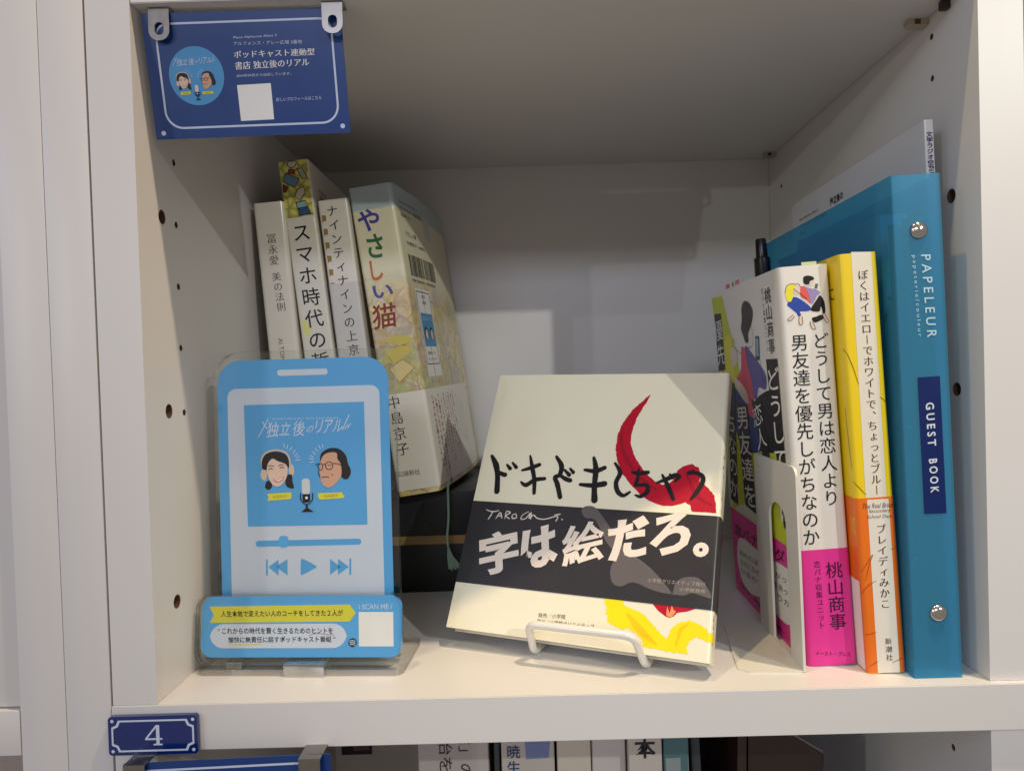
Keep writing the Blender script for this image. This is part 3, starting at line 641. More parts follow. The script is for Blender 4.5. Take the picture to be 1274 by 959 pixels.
# --- black box under the left books
t = thing('black_box', 'flat black box with a gold stripe lying under the four left books', 'box', (8, 158, 0, 0, 0, 0))
BB = mat('black_paperboard', (16, 16, 18), .45, .1, 80)
box('box_base', (0, 0, 0), (123, 120, 33), BB, t, .4); box('box_lid', (-.6, -.8, 33.2), (123.6, 120.8, 66), BB, t, .5)
box('gold_stripe', (-.5, -.6, 31.6), (123.5, 120.6, 37.2), mat('gold_foil', (150, 122, 74), .4, .06, 100, metal=.3), t, 0).location.y = -.0004

# ================================================================== acrylic phone stand
t = thing('acrylic_stand', 'clear acrylic stand holding a light blue music player shaped print with two portraits', 'display stand', (0, 0, 0, 0, 0, 0))
base = extrude2d('base_plate', [rrect(0, 0, 101.5, 44, (3, 5, 5, 3))], 0, 3.0, ACR, t, P3=lambda u, v, y: (u, v, y), em=ACD); base.location = (.0040, .0305, .0001); base.rotation_euler = (0, 0, math.radians(-4))
def sub(name, key, loops, y0, y1, m, em, par=None):
    P = PL[key]; o = extrude2d(name, loops, y0, y1, m, par or t, em=em)
    if par is None: o.location = Vector(P[:3])*K; o.rotation_euler = [math.radians(a) for a in P[3:6]]
    return o
wp_, hp_ = PL['phone'][6:8]
bp = sub('back_plate', 'phone', [rrect(0, 0, wp_, hp_, (2, 2, 13, 13), 10)], .9, 3.2, ACR, ACE)
fp = sub('cover_sheet', 'phone', [rrect(0, 0, wp_, hp_, (2, 2, 13, 13), 10)], -1.1, .3, ACR, ACE)
BLUE = mat('blue_print', (80, 164, 222), .45, .02, 40); LIT = mat('pale_print', (203, 211, 224), .45, .02, 40)
pu = [(1.209,121.2),(88.5,124.8),(46.03,149.9),(5.987,23.84),(90.87,22.37)]
ux0, ux1 = pu[0][0], pu[1][0]; vt = pu[2][1]
pr = extrude2d('blue_card', [rrect(ux0, 6, ux1, vt, (4, 4, 12, 12), 10)], .45, .8, BLUE, bp)
onp = lambda u, v, off=0: (u, .45-off, v)
sc_ = [(6.226,119.3),(83.91,119.1),(46.79,135.6)]
prints('pale_screen', onp, [[rrect(sc_[0][0], 14, sc_[1][0], sc_[2][1], (1, 1, 4.5, 4.5), 8)]], LIT, pr, .07)
prints('speaker_slot', onp, [[rrect(*[(32.12,141.5)][0], *[(57.83,144.6)][0], 1.3, 6)]], LIT, pr, .07)
a_ = [(14.59,127.3),(75.97,127.3)]; b_ = [(15.01,66.07),(76.19,65.74)]
prints('blue_square', onp, [poly([a_[0], (b_[0][0]+.3, b_[0][1]), b_[1], a_[1]])], BLUE, pr, .14)
logo_title(onp, pr, *[(21.6,111.4),(69.71,112.1)], .2, 1)
prints('small_lettering', onp, [quad('DOKURITSU GO NO REAL', *[(29.17,119.5),(63.26,119.1),(29.19,120.4)])], PALE, pr, .2)
fc = [(45.56,85.67),(55.67,85.43)]
face_art(onp, pr, fc[0], (Vector(fc[1])-Vector(fc[0])).length/25.8, .2)
Q = lambda p: p
sl = [(19.04,56.63),(72.78,55.98),(33.37,61.08),(33.23,55.19),(72.87,59.29)]
prints('slider_bar', onp, [[rrect(sl[0][0], sl[0][1]-.8, sl[1][0], sl[0][1]+2.2, 1.4)]], BLUE, pr, .14)
prints('slider_knob', onp, [[rrect(sl[2][0]-2.4, sl[3][1], sl[2][0]+2.4, sl[2][1], 1.7)]], BLUE, pr, .2)
prints('player_symbol', onp, [poly([(24.19,49.3),(25.06,49.28),(24.87,41.31),(24,41.33)]), poly([(25.26,45.57),(30.57,49.17),(30.38,41.2)]), poly([(28.94,45.69),(35.11,49.27),(34.92,41.3)])], BLUE, pr, .14)
prints('player_symbol', onp, [blob([(41.95,48.75),(42.45,49.31),(44.64,48.51),(49.39,45.76),(49.56,44.91),(44.49,42.26),(42.25,41.35),(41.69,41.93)], 3)], BLUE, pr, .14)
prints('player_symbol', onp, [poly([(66.57,49.01),(67.53,49),(67.32,40.87),(66.36,40.89)]), poly([(56.78,49.02),(56.58,41.08),(62.05,44.94)]), poly([(60.81,48.94),(60.61,41),(66.27,44.86)])], BLUE, pr, .14)
wb, hb = PL['banner'][6:8]
fb = sub('front_plate', 'banner', [rrect(0, 0, wb, hb, 8, 10)], .8, 3.4, ACR, ACE)
fr_ = sub('front_cover_sheet', 'banner', [rrect(.0, 0, wb, hb, 8, 10)], -1.4, .2, ACR, ACE)
fl = [(2.307,16.9),(103.1,19.14),(52.85,33.5),(53.53,4.436)]
fc_ = extrude2d('blue_label', [rrect(fl[0][0], fl[3][1], fl[1][0], fl[2][1], 5.5, 9)], .35, .6, BLUE, fb)
onb = lambda u, v, off=0: (u, .35-off, v)
prints('yellow_arrow', onb, [poly([(5.995,28.64),(77.09,29.18),(80.16,25.31),(77.2,21.21),(6.511,20.83),(8.489,24.63)])], YEL, fc_, .07)
prints('label_lettering', onb, [quad('人生本気で変えたい人のコーチをしてきた２人が', *[(12.21,23.61),(73.86,23.82),(12.09,26.6)], bold=(.012, .012))], BLACK, fc_, .14)
prints('pale_pill', onb, [[rrect(*[(6.816,8.769)][0], *[(75.9,20.24)][0], 7.0, 9)]], LIT, fc_, .07)
prints('label_lettering', onb, [quad('“ これからの時代を賢く生きるためのヒントを', *[(10.79,15.49),(69,15.46),(10.67,18.47)], bold=(.012, .012)), quad('愉快に無責任に話すポッドキャスト番組 ”', *[(16.35,11.34),(70.29,11.55),(16.24,14.21)], bold=(.012, .012))], BLACK, fc_, .14)
prints('red_underline', onb, [stroke([(57.01,14.79),(61.25,15.58),(69.58,14.84)], [.3, .3], 4)], ink((200, 110, 110)), fc_, .14)
prints('yellow_underline', onb, [rule(*[(16.58,10.45),(33.34,10.58)], .9)], ink((210, 206, 150)), fc_, .1)
prints('scan_lettering', onb, [quad('\\ SCAN ME /', *[(81.36,26.82),(98.36,26.9),(81.33,29.24)], bold=(.01, .01))], PALE, fc_, .07)
prints('code_label', onb, [poly([(81.57,25.66),(98.74,25.56),(99.02,9.444),(81.96,9.485)])], WHITE, fc_, .07)
cc = [(78.75,11.26),(80.91,11.25)]
prints('round_icon', onb, [[circle(*cc[0], (Vector(cc[1])-Vector(cc[0])).length, 24)]], ink((30, 60, 74)), fc_, .07)
prints('icon_bars', onb, [stroke([(cc[0][0]-1.4+k*.15, cc[0][1]+.8-k*.85), (cc[0][0], cc[0][1]+1.05-k*.85), (cc[0][0]+1.4-k*.1, cc[0][1]+.6-k*.85)], [.38, .38], 3) for k in range(3)], PALE, fc_, .14)
for x0, x1, y0, y1, z0, z1 in ((44, 64, -1.2, 7.5, -.1, 6.4), (12, 20, 6, 12, .2, 4.6)):
    o = box('slot_tab', (x0, y0, z0), (x1, y1, z1), ACE, t, .5); o.location = (.0040, .0300, 0); o.rotation_euler = (0, 0, math.radians(-4))

# ================================================================== centre book on its wire stand
P = PL['centre']; cw, chh, ct = P[6:9]
t = thing('book', 'pale yellow book with red swoosh and dark paper band leaning on the wire stand', 'book', P)
cf = Wrap([(0, 0), (cw, 0), (cw, ct), (0, ct)], 0, 2.2)
CJ = mat('book_jacket', (231, 225, 201), .36, .02, 30, coat=.2, bump=.06, bscale=120)
shell('cover', cf, 0, 2*cw+ct, 0, chh, 0, 1.6, CJ, t, 3)
box('page_block', (1.6, 1.7, .9), (cw-3, ct-1.8, chh-1.2), mat('white_boards', (214, 208, 196), .7, .05, 200), t, .2)
RED = ink((178, 0, 38), .55); CY = ink((244, 218, 6), .45); BR = ink((26, 24, 28), .4)
z6 = None
prints('red_brush_stroke', cf, [[rough([(93.88,136),(92.69,131.4),(90.81,128),(88.13,121.9),(86.55,116.1),(85.86,110.1),(86.38,105.7),(88.73,99.9),(92.05,94.84),(96.09,90.18),(100.5,86.19),(105.7,83.68),(109.5,84.98),(112.1,88.68),(112.6,92.03),(115.1,94.09),(119.8,95.95),(123.5,93.88),(124.8,90.1),(124.3,86.67),(128.7,83.52),(132.3,79.46),(133.9,70.41),(121.6,70.64),(120.5,74),(118.2,75.18),(116.2,74.27),(112.5,72.98),(107.4,72.66),(101.8,73.93),(95.96,76.85),(90.61,81.52),(84.66,87.97),(80.43,95.24),(78.38,102.5),(78.37,111.4),(80.33,118.4),(85.3,126.7),(90.37,132)], .13, 1.0)]], RED, t, .12, label='red brush stroke of the printed artwork')
prints('red_brush_stroke', cf, [[[(106.3,25.52),(107.3,23.05),(110,20.5),(113.6,18.43),(115.7,17.98),(117.4,18.88),(119,20.7),(123.7,21.81),(127.7,23.65),(131.6,25.37),(136,24.7),(134.5,26.04)]]], RED, t, .12)
prints('pink_scratch', cf, [[[(113.9,18.95),(114,23.08),(114.7,21.38),(115.5,19.95),(116.1,23.9),(117.2,21.66),(118.4,21.21),(116.8,18.81),(115.7,18.1)]]], ink((232, 150, 100)), t, .2)
yp = [(82.88,24.84),(91.45,25.57),(92.97,21.47),(97.77,20.2),(102.9,18.28),(108,14.27),(112.3,10.04),(115.2,8.231),(116.6,12.75),(119.7,16.24),(125.2,17.92),(129.7,16.61),(133.5,14.8),(135.4,13.68),(135.7,9.242),(132.2,9.908),(128.4,10.89),(125.4,8.156),(124.8,4.554),(125.6,2.813),(120.1,2.758),(113,2.958),(104.6,3.346),(103.8,6.566),(100.3,9.147),(96.36,11.13),(94.03,9.905),(90.17,10.74),(85.48,12.8),(85.85,15.72),(84.26,16.14),(84.61,19.21),(83.33,21.51)]
yp = [(min(u, cw-2.3), max(v, .4)) for u, v in yp]
prints('yellow_brush_stroke', cf, [[rough(yp, .16, .9, 3)]], CY, t, .12)
yz = [v for u, v in [(135.5,13.46),(135.7,9.242)]]
shell('yellow_spine_stroke', cf, cw-2.35, cw+5, yz[1], yz[0], .12, .1, CY, t)
prints('brush_shade', cf, [stroke([(95.29,17.4),(101.2,11.6),(110.4,5.23)], [1.2, 3.5, 1], 6, jag=.2), stroke([(124.8,16.15),(121.5,13.46),(119.8,5.864)], [.6, 1.8, .8], 6, jag=.2)], ink((236, 196, 4), .45), t, .16)
prints('brush_shade', cf, [stroke([(80.39,114.4),(82.29,102.6),(90.98,89.96),(102.7,80.78)], [.6, 2, 2.6, .8], 6, jag=.25), stroke([(117.3,91.13),(123.4,79.22),(131.2,74.4)], [.6, 2.2, .8], 6, jag=.25)], ink((150, 0, 34), .6), t, .17)
STK = [  # brush lettering: centre lines on the cover and widths
 ([(5.725,96.21),(9.421,90.92),(11.65,84.9),(13.4,75.23)], [2.2, 4.4, 3.6, 4.2]), ([(10.96,86.7),(15.17,85.37),(16.32,85.12)], [2.5, 3.2, 3.4]),
 ([(16.31,91.2),(18.64,89.01)], [1.5, 2.8]), ([(19.48,92.55),(22.19,89.92)], [1.5, 2.8]),
 ([(29.46,97.06),(31.95,90.33),(34.53,82.99),(35.78,75.43)], [1.4, 3.2, 3, 2.4]), ([(26.22,88.28),(31.25,90),(35.9,91.99)], [1.6, 3, 2.8]), ([(26.79,81.42),(30.14,79.81),(34.83,83),(40.34,84)], [1.4, 3.2, 3, 2.6]),
 ([(45.22,97.17),(49.09,91.79),(48.78,86.61),(46.39,85.03),(48.59,80.76),(51.18,74)], [2, 3.6, 3, 3, 3.4, 3]), ([(48.78,86.61),(52.33,84.58),(55.38,83.71)], [2, 3, 3.2]),
 ([(51.21,89.66),(54.29,86.86)], [1.5, 3]), ([(54.29,90.52),(56.37,88.41)], [1.5, 2.6]),
 ([(66.85,97.36),(68.99,90.42),(69.37,81.82),(70.57,73.44)], [2, 4, 3.4, 4.4]), ([(62.75,90.15),(68.81,89.69),(73.6,91.78)], [2, 3.4, 3]), ([(61.45,81.71),(68.57,81.5),(74.83,82.81)], [2.2, 3.4, 4]),
 ([(79.12,94.61),(82.54,89.58),(81.06,83.83),(82.51,79),(85.77,76.82),(89.03,78.94)], [1.6, 3.2, 3, 3.2, 2.6, 1.6]),
 ([(88.95,89.87),(93.07,89.48),(97.42,90.24)], [1.6, 3.2, 2.6]), ([(92.36,92.14),(92.27,85.79),(91.79,82.97),(97.12,83.25),(98.28,79.86),(95.15,76.94),(92.16,77.46)], [1.2, 2.6, 2.4, 2.6, 3.2, 2.6, 1.2]),
 ([(102.5,84.63),(107.3,86.8),(111.7,89.22),(113.9,88.49),(111.9,86.06)], [1.2, 3, 3.2, 2.6, 1.4]), ([(105.1,89.19),(109,82.49),(111.9,76.42)], [1.4, 3, 2.6]), ([(109,89.65),(110.5,88.05)], [1.4, 2.6]),
 ([(118.1,90.06),(121.8,91.06),(125.4,89.58),(125.9,86.07),(123.3,80.55),(120.6,76.66)], [1.2, 2.2, 3, 3, 3, 1.4]), ([(118.1,91.16),(120.9,91.84)], [1.4, 2.4])]
prints('title_lettering', cf, [stroke(p, [x*.82 for x in w_], 7, jag=.05) for p, w_ in STK], BR, t, .24, label='hand brushed black title')
bz = [(-0.3599,68.35),(0.3255,23.71)]
shell('paper_band', cf, 0, 2*cw+ct, bz[1][1]-.2, bz[0][1]+.6, .32, .22, mat('charcoal_band', (42, 40, 44), .36, .04, 60, coat=.25), t)
GB = ink((98, 92, 92))
prints('grey_brush_stroke', cf, [blob([(64.32,67.48),(66.77,69.86),(71.71,69.34),(76.83,64.19),(84.46,55.37),(91.94,48.15),(104.3,40.37),(113.9,31.48),(115.9,29.29),(117.2,34.85),(121.8,37.72),(127.8,37.7),(132.3,33.37),(134.3,29.1),(129.6,29.77),(124.8,30.46),(121.4,28.9),(115.3,28.99),(110.4,29.19),(104.1,30.48),(96.34,32.77),(90.3,30.05),(85.71,31.71),(84.03,38.48),(85.8,45.04),(79.52,52.34),(72.68,62.55),(67.01,63.53)], 3)], GB, t, .42)
CRM = ink((228, 216, 204))
for ch, q_, b_2 in (('字', [(13.58,27.07),(35.38,33.69),(7.967,49.2)], (.05, .034)), ('は', [(36.5,31.68),(56,38.5),(32.28,53.3)], (.058, .04)), ('絵', [(58.61,36.12),(80.52,43.03),(55.11,57.2)], (.03, .022)),
                   ('だ', [(82.37,41.14),(103.4,46.57),(79.54,62.22)], (.058, .04)), ('ろ', [(103.2,45.04),(123.1,51.4),(101,65.18)], (.058, .04)), ('。', [(124.2,47.38),(131.8,48.55),(123.6,54.59)], (.05, .045))):
    prints('bold_character', cf, [quad(ch, *q_, bold=b_2)], CRM, t, .52)
SG = [[(9.245,64.23),(13.16,63.32),(16.99,64.15)], [(13.71,63.65),(12.75,60.98),(11.66,58.89)], [(16.14,59.48),(18.13,63.07),(19.69,60.01)], [(16.74,60.96),(19.39,61.43)], [(21.54,59.85),(21.62,63.87),(24.13,63.46),(21.79,61.59),(24.22,60.04)],
      [(27.52,63.11),(25.61,62.13),(25.95,60.44),(28.26,60.88),(27.57,62.83)], [(34.66,64.72),(31.52,62.52),(31.07,60.23),(33.89,60.99),(35.94,64.24),(35.64,61.1),(37.95,62.95),(40.28,61.42),(44.7,61.17),(51.53,63.31),(51.15,60.5)], [(36.52,64.28),(36.62,60.61)], [(49.73,63.74),(53.04,64.52)], [(54.07,61.81),(54.67,61.58)]]
prints('signature', cf, [stroke(p, [.35, .7, .5], 5) for p in SG], ink((214, 206, 196)), t, .5, label='thin handwritten signature in white')
prints('publisher_lettering', cf, [quad('小学館クリエイティブ発行', *[(103.3,33.46),(131,33.95),(103.3,35.56)]), quad('小学館発売', *[(119,30.81),(131.3,30.9),(119.1,32.62)])], ink((168, 160, 150)), t, .52)
prints('publisher_lettering', cf, [quad('発売／小学館', *[(49.87,10.57),(64.3,11.38),(49.74,12.8)]), quad('発行／小学館クリエイティブ', *[(49.58,7.691),(79.62,8.491),(49.58,9.919)])], ink((90, 84, 60)), t, .14)
rg = random.Random(5); tears = []
for k in range(16):
    z = 6+k*6.2+rg.random()*3; u = cw+rg.uniform(.4, 2.2); tears.append(poly([(u-.4, z), (u+.5, z+.6), (u+.3, z+1.8+rg.random()*2), (u-.3, z+1.2)]))
prints('worn_spot', cf, tears, ink((150, 110, 70)), t, .12)

# wire stand
WS = mat('white_coated_wire', (228, 224, 216), .25, .02, 100, coat=.5)
t = thing('wire_stand', 'white coated wire book stand whose front bar holds the pale yellow book', 'book stand')
R22 = Matrix.Rotation(math.radians(-22.4), 4, 'Z')
def wl(cx, fy, z): return tuple((Vector((195, 33.6, 0))+R22 @ Vector((cx, fy, 0))).xy)+(z,)
r = 2.0
fr1 = round_path([wl(-28.5, 60, r), wl(-28.5, -1, r+.0), wl(-26.2, -13, 20.5), wl(26.2, -12.2, 20.0), wl(28.5, -1, r), wl(28.5, 60, r)], 5.5, 7)
mid = []
for p in fr1: mid.append(p)
tube('front_wire', mid, r, WS, t, 14)
tube('back_wire', round_path([wl(-28.5, 60, r), wl(-28.5, 84, r), wl(-22, 104, 96), wl(22, 104, 96), wl(28.5, 84, r), wl(28.5, 60, r)], 7, 6), r, WS, t, 12)

# ================================================================== bookend
t = thing('bookend', 'white metal bookend with an arched slot pressed against the pink and white book', 'bookend', (293.9, 14, .1, 0, -1.1, 0))
BE = mat('white_enamel_steel', (212, 208, 198), .35, .02, 60)
pl = [rrect(0, 0, 63, 95, (.5, .5, 3, 4.5), 8), [(16, 2), (16, 66)]+[(28.5-12.5*math.cos(math.radians(a)), 66+8*math.sin(math.radians(a))) for a in range(15, 180, 15)]+[(41, 66), (41, 2)]]
pl[1] = pl[1][::-1] if area(pl[1])*area(pl[0]) > 0 else pl[1]
extrude2d('upright_plate', pl, -1.2, 0, BE, t, P3=lambda u, v, y: (y, u, v))
extrude2d('foot_plate', [[(0.1, .3), (-26, 1.5), (-30, 6), (-21, 66), (0.1, 66)]], 0, 1, BE, t, P3=lambda u, v, y: (u, v, y))
# ================================================================== right books
t, sf, wd, h, d = book('book', 'white and pink book with a drawn couple on its spine, beside the white bookend', 'pink', jm_((226, 221, 213), .34, .3), r=2.4)
MAG = mat('magenta_print', (222, 48, 146), .4, .02, 60); YG = ink((196, 204, 44)); 
zm = [(-10.69,54.98),(10.72,54.47)]
shell('magenta_band', sf, -wd/2-2.5, wd/2+110, .01, zm[0][1], .1, .08, MAG, t)
mg = [(-135.4,53.56),(-22.13,54.46)]
md = lambda pts: pts
yb = [(-wd/2-2.4, .2), (-wd/2-2.4, zm[0][1]-2), (-wd/2-d+.5, zm[0][1]-2), (-wd/2-d+.5, .2)]
prints('magenta_cover_area', sf, [poly(yb)], MAG, t, .1)
prints('yellow_cover_area', sf, [poly([(-72, zm[0][1]-2), (-wd/2-5, zm[0][1]-2), (-wd/2-8, 92), (-wd/2-24, 99), (-72, 102)])], YG, t, .06)
prints('yellow_cover_area', sf, [poly([(-144.8,186.6),(-118.9,185.4),(-102.6,157.4),(-89.47,135.7),(-66.69,114.1),(-35.88,99.9),(-23.36,85.59),(-8.269,72.85),(-6.859,54.37),(-22.49,52.8),(-52.84,55.6),(-130.9,52.85),(-131.8,130.1)])], YG, t, .1)
prints('spine_title', sf, down('どうして男は恋人より', *[(5.418,156.7),(5.047,74.67)], k=.97, bold=(.004, .004))+down('男友達を優先しがちなのか', *[(-4.311,156.7),(-5.655,56.88)], k=1.0, bold=(.004, .004)), BLACK, t)
prints('author_lettering', sf, down('桃山商事', *[(3.921,48.91),(3.819,16.5)], k=1.0, bold=(.008, .008))+down('恋バナ収集ユニット', *[(-3.91,49.89),(-3.837,17.46)], k=.95), ink((70, 16, 50)), t, .2)
prints('publisher_lettering', sf, [quad('イースト・プレス', *[(-7.759,5.138),(8.529,3.54),(-7.605,7.231)], bold=(.01, .01))], ink((70, 16, 50)), t, .2)
zz = 'pink.spine'
prints('drawn_trousers', sf, [blob([(-5.757,173.8),(-2.713,172.8),(1.68,168.9),(1.709,167.2),(-0.03076,166.8),(-3.144,166.9),(-2.639,165.3),(-4.081,164.8),(-4.753,166.3),(-7.295,168.8),(-8.786,170.8)])], ink((42, 70, 160)), t, .12)
prints('drawn_trousers', sf, [blob([(1.876,167.3),(5.009,171.7),(6.701,173.6),(8.438,170.7),(8.638,166),(7.623,164.9),(6.795,168.5),(5.771,166.2)]), blob([(2.21,163.4),(4.437,164),(6.665,164.6),(7.469,162.8),(4.243,161.3),(2.715,161.7)])], BLACK, t, .12)
prints('drawn_blonde_hair', sf, [blob([(-8.484,179.1),(-6.476,179.9),(-4.406,179.4),(-5.498,177.3),(-5.515,175),(-7.076,171.8),(-8.791,172.9),(-9.336,176.1)])], ink((232, 220, 60)), t, .2)
prints('drawn_jumper', sf, [blob([(-2.001,178.2),(0.03139,178.3),(1.421,176),(2.277,172.8),(1.95,170.4),(0.3592,172.1),(-2.162,173.9)])], ink((222, 90, 84)), t, .2)
prints('drawn_shirt', sf, [blob([(0.1749,178.1),(2.299,177.3),(5.351,176.4),(6.786,174.7),(5.146,173.6),(4.234,171.8),(2.403,170.2),(1.363,175.2)])], ink((150, 136, 186)), t, .24)
prints('drawn_dark_hair', sf, [blob([(-0.2617,182.8),(1.572,183.3),(3.938,182.6),(4.466,181.3),(2.539,180.6),(2.06,179.3),(0.1116,179.4),(-0.56,180.8)])], BLACK, t, .2)
prints('drawn_skin', sf, [blob([(2.372,180.4),(4.134,181.1),(4.019,179.5),(2.689,178.4),(1.638,178.9)]), blob([(-5.181,179.5),(-2.988,179.6),(-2.184,177.8),(-2.512,175.5),(-4.418,175),(-5.4,176.5)]), blob([(-3.305,164.7),(-2.231,164.5),(-2.461,161.4),(-3.593,160.8),(-3.955,162.3)]), blob([(-6.673,165.7),(-5.931,165.1),(-7.478,163.2),(-9.186,163.3)]), blob([(1.165,161.9),(2.382,161.5),(3.262,158.6),(2.165,158.5),(1.228,160.6)]), blob([(7.009,165),(8.369,164.4),(9.548,161.3),(8.595,161.1),(7.635,162.9)])], ink((224, 204, 188)), t, .16)
ol = [stroke(p, [.22, .22], 3) for p in ([(-6.362,165.6),(-9.252,163.5),(-7.722,163.1),(-5.811,164.6)], [(-3.604,164.9),(-3.955,162.3),(-3.449,160.7),(-2.306,161.4),(-2.374,164.7)], [(1.331,162),(1.228,160.6),(2.153,158.3),(3.417,158.5),(2.382,161.5)], [(7.152,164.8),(7.635,162.9),(8.727,160.8),(9.702,161.3),(8.381,164.6)], [(-9.336,176.1),(-8.484,179.1),(-6.465,180.1),(-4.151,179.7),(-2.822,179.8),(-2.018,178)], [(-5.314,177.7),(-4.005,176.4),(-2.523,175.3),(0.3879,172.5)], [(1.876,167.3),(5.009,171.7),(6.701,173.6)])]
prints('drawn_outline', sf, ol, BLACK, t, .3)
prints('drawn_phone', sf, [poly([(4.937,179.3),(6.165,179),(5.54,176.9),(4.468,177.1)])], ink((90, 96, 110)), t, .3)
# left (front) cover of the same book
prints('drawn_hair', sf, [blob([(-77.63,174.6),(-71.54,177.9),(-62.71,176.3),(-57.02,171.9),(-58.14,167.6),(-61.71,164.4),(-64.27,162.5),(-68.52,159.7),(-68.93,155.5),(-74.68,155.5),(-78.12,159.2),(-81.44,163.5),(-78.56,168.5)])], ink((54, 46, 48)), t, .16)
prints('drawn_shirt', sf, [blob([(-76.49,152.9),(-64.89,149.6),(-50.06,142.5),(-42.09,136.9),(-44.33,130.2),(-56.24,130.9),(-62.02,123.8),(-70.43,128.5),(-77.25,136.5)])], ink((96, 88, 150)), t, .16)
prints('drawn_checked_shirt', sf, [blob([(-83.58,153),(-75.94,150.9),(-73.79,142.7),(-67.61,132.6),(-66.93,120.6),(-70.63,114.3),(-78.77,115.8),(-80.88,123),(-91.95,131),(-98.72,135.2),(-87.75,140.6)])], ink((214, 74, 96)), t, .2)
prints('drawn_blonde_hair', sf, [blob([(-115.2,159.7),(-104.7,160.4),(-97.44,156.8),(-105.8,153.8),(-107.9,149.5),(-104.7,142.8),(-101.9,138.5),(-107.9,131.8),(-106.9,120.8),(-117.2,120.3),(-120.1,131.6),(-126.4,140.6),(-123.3,150.9)])], ink((222, 214, 60)), t, .16)
prints('drawn_face', sf, [blob([(-105.8,153.8),(-94.16,151.3),(-94.08,146),(-100.9,141.7),(-106.1,143.9),(-107.9,149.5)]), blob([(-102.8,135.2),(-91.36,133.2),(-79.85,128.2),(-77.1,122.1),(-83.04,121.8),(-96.83,127.7)])], ink((226, 206, 192)), t, .2)
prints('drawn_jeans', sf, [blob([(-108.6,129.6),(-89.82,124.7),(-74.56,118.1),(-66.94,112.5),(-58.92,107.2),(-58.1,97.38),(-94.53,93.39),(-107.8,103),(-113.1,113.8)])], ink((36, 60, 130)), t, .14)
prints('drawn_trousers', sf, [blob([(-64.07,123.7),(-43.94,129.3),(-35.1,128.6),(-30.64,120.5),(-24.82,111.8),(-24.54,101),(-58.1,97.38),(-58.67,108.2),(-66.15,115.6)])], BLACK, t, .18)
prints('drawn_phone', sf, [poly([(-55.22,158.1),(-48.83,157.7),(-50.62,145.4),(-57.8,145.5)])], ink((40, 60, 70)), t, .2); prints('phone_screen', sf, [poly([(-54.16,157.1),(-50.02,156.8),(-51.42,147.4),(-55.97,147.5)])], ink((120, 170, 180)), t, .26)
prints('drawn_outline', sf, [stroke([(-58.02,168.1),(-61.04,164.3),(-58.78,157.3),(-64.11,152.6),(-76.49,152.9)], [.3, .3], 4), stroke([(-104.7,160.4),(-97.55,153.6),(-85.32,149.4)], [.3, .3], 4), stroke([(-49.34,145.4),(-48.32,136.8),(-42.4,133.1)], [.3, .3], 4)], BLACK, t, .28)
prints('cover_author_lettering', sf, down('桃山商事', *[(-29.88,181.1),(-29.62,147.9)], k=.98, sx=1.25, bold=(.01, .01))+down('恋バナ収集ユニット', *[(-38.28,181.7),(-36.43,148.8)], k=.9), ink((60, 50, 50)), t, .14)
prints('black_title_strip', sf, [poly([(-39.83,145.6),(-22.13,145.8),(-20.7,61.05),(-31.02,61.97)]), poly([(-103.7,122.2),(-80.73,119.5),(-77.71,59.22),(-99.84,60.59)]), poly([(-117.4,135.4),(-103.6,131.7),(-116.5,57.54),(-133.2,58.58)]), poly([(-140.6,175.9),(-124,175.2),(-122.7,140.3),(-139.3,139.3)]), poly([(-71.59,124.4),(-53.31,121.3),(-44.29,91.52),(-57.46,93.26)])], BLACK, t, .3)
prints('cover_title', sf, down('どうして男は', *[(-30.94,142.3),(-25.33,63.58)], k=.95, sx=1.7, bold=(.006, .006))+down('男友達を', *[(-92.02,120.3),(-86.68,60.69)], k=.95, sx=1.8, bold=(.006, .006))+down('ちなのか', *[(-116.8,114.7),(-123.1,60.34)], k=.95, sx=1.5)+down('優先', *[(-132,172.7),(-130.1,142.3)], k=.9, sx=1.5)+down('恋人', *[(-63.15,122.1),(-56.37,97.66)], k=.95, sx=1.6), WHITE, t, .4)
prints('cover_lettering', sf, [quad('恋バナ×ンダー', *[(-129.8,36.77),(-16.67,43.41),(-129.7,43.93)], bold=(.01, .01)), quad('収集歴', *[(-125.5,5.378),(-45.56,2.786),(-126.6,8.103)])], ink((60, 16, 50)), t, .2)
prints('white_cloud', sf, [blob([(-123,34.27),(-109.3,38.41),(-86.19,38.16),(-63.64,39.25),(-25.04,41.11),(-19.13,31.82),(-30.91,14.12),(-47.62,10.48),(-77.61,11.67),(-102.3,7.373),(-120.6,9.805),(-128.5,21.3)])], WHITE, t, .2)
prints('cloud_lettering', sf, [quad('別れたほうがよかった', *[(-121.7,25.54),(-23.21,33.73),(-121.7,29.06)]), quad('なのになぜまだつきあって', *[(-121.4,20.11),(-24.48,27.81),(-121.4,23.63)]), quad('いるのでしょうか', *[(-121.1,14.68),(-29.31,21.49),(-121,18.21)])], DARK, t, .28)
for k, (u, c) in enumerate(((-wd/2-93, (214, 110, 140)), (-wd/2-84, (120, 150, 80)), (-wd/2-72, (214, 130, 150)), (-wd/2+12, (200, 206, 150)))):
    x, y, z = sf(u, h, -1.5); box('sticky_tab', (x, y, h-6), (x+.15, y+(9 if k != 1 else 4), h+(3.2 if k != 3 else 1.6)), ink(c), t, 0) if k < 3 else box('sticky_tab', (x, 3, h-6), (x+7, 3.2, h+1.8), ink(c), t, 0)

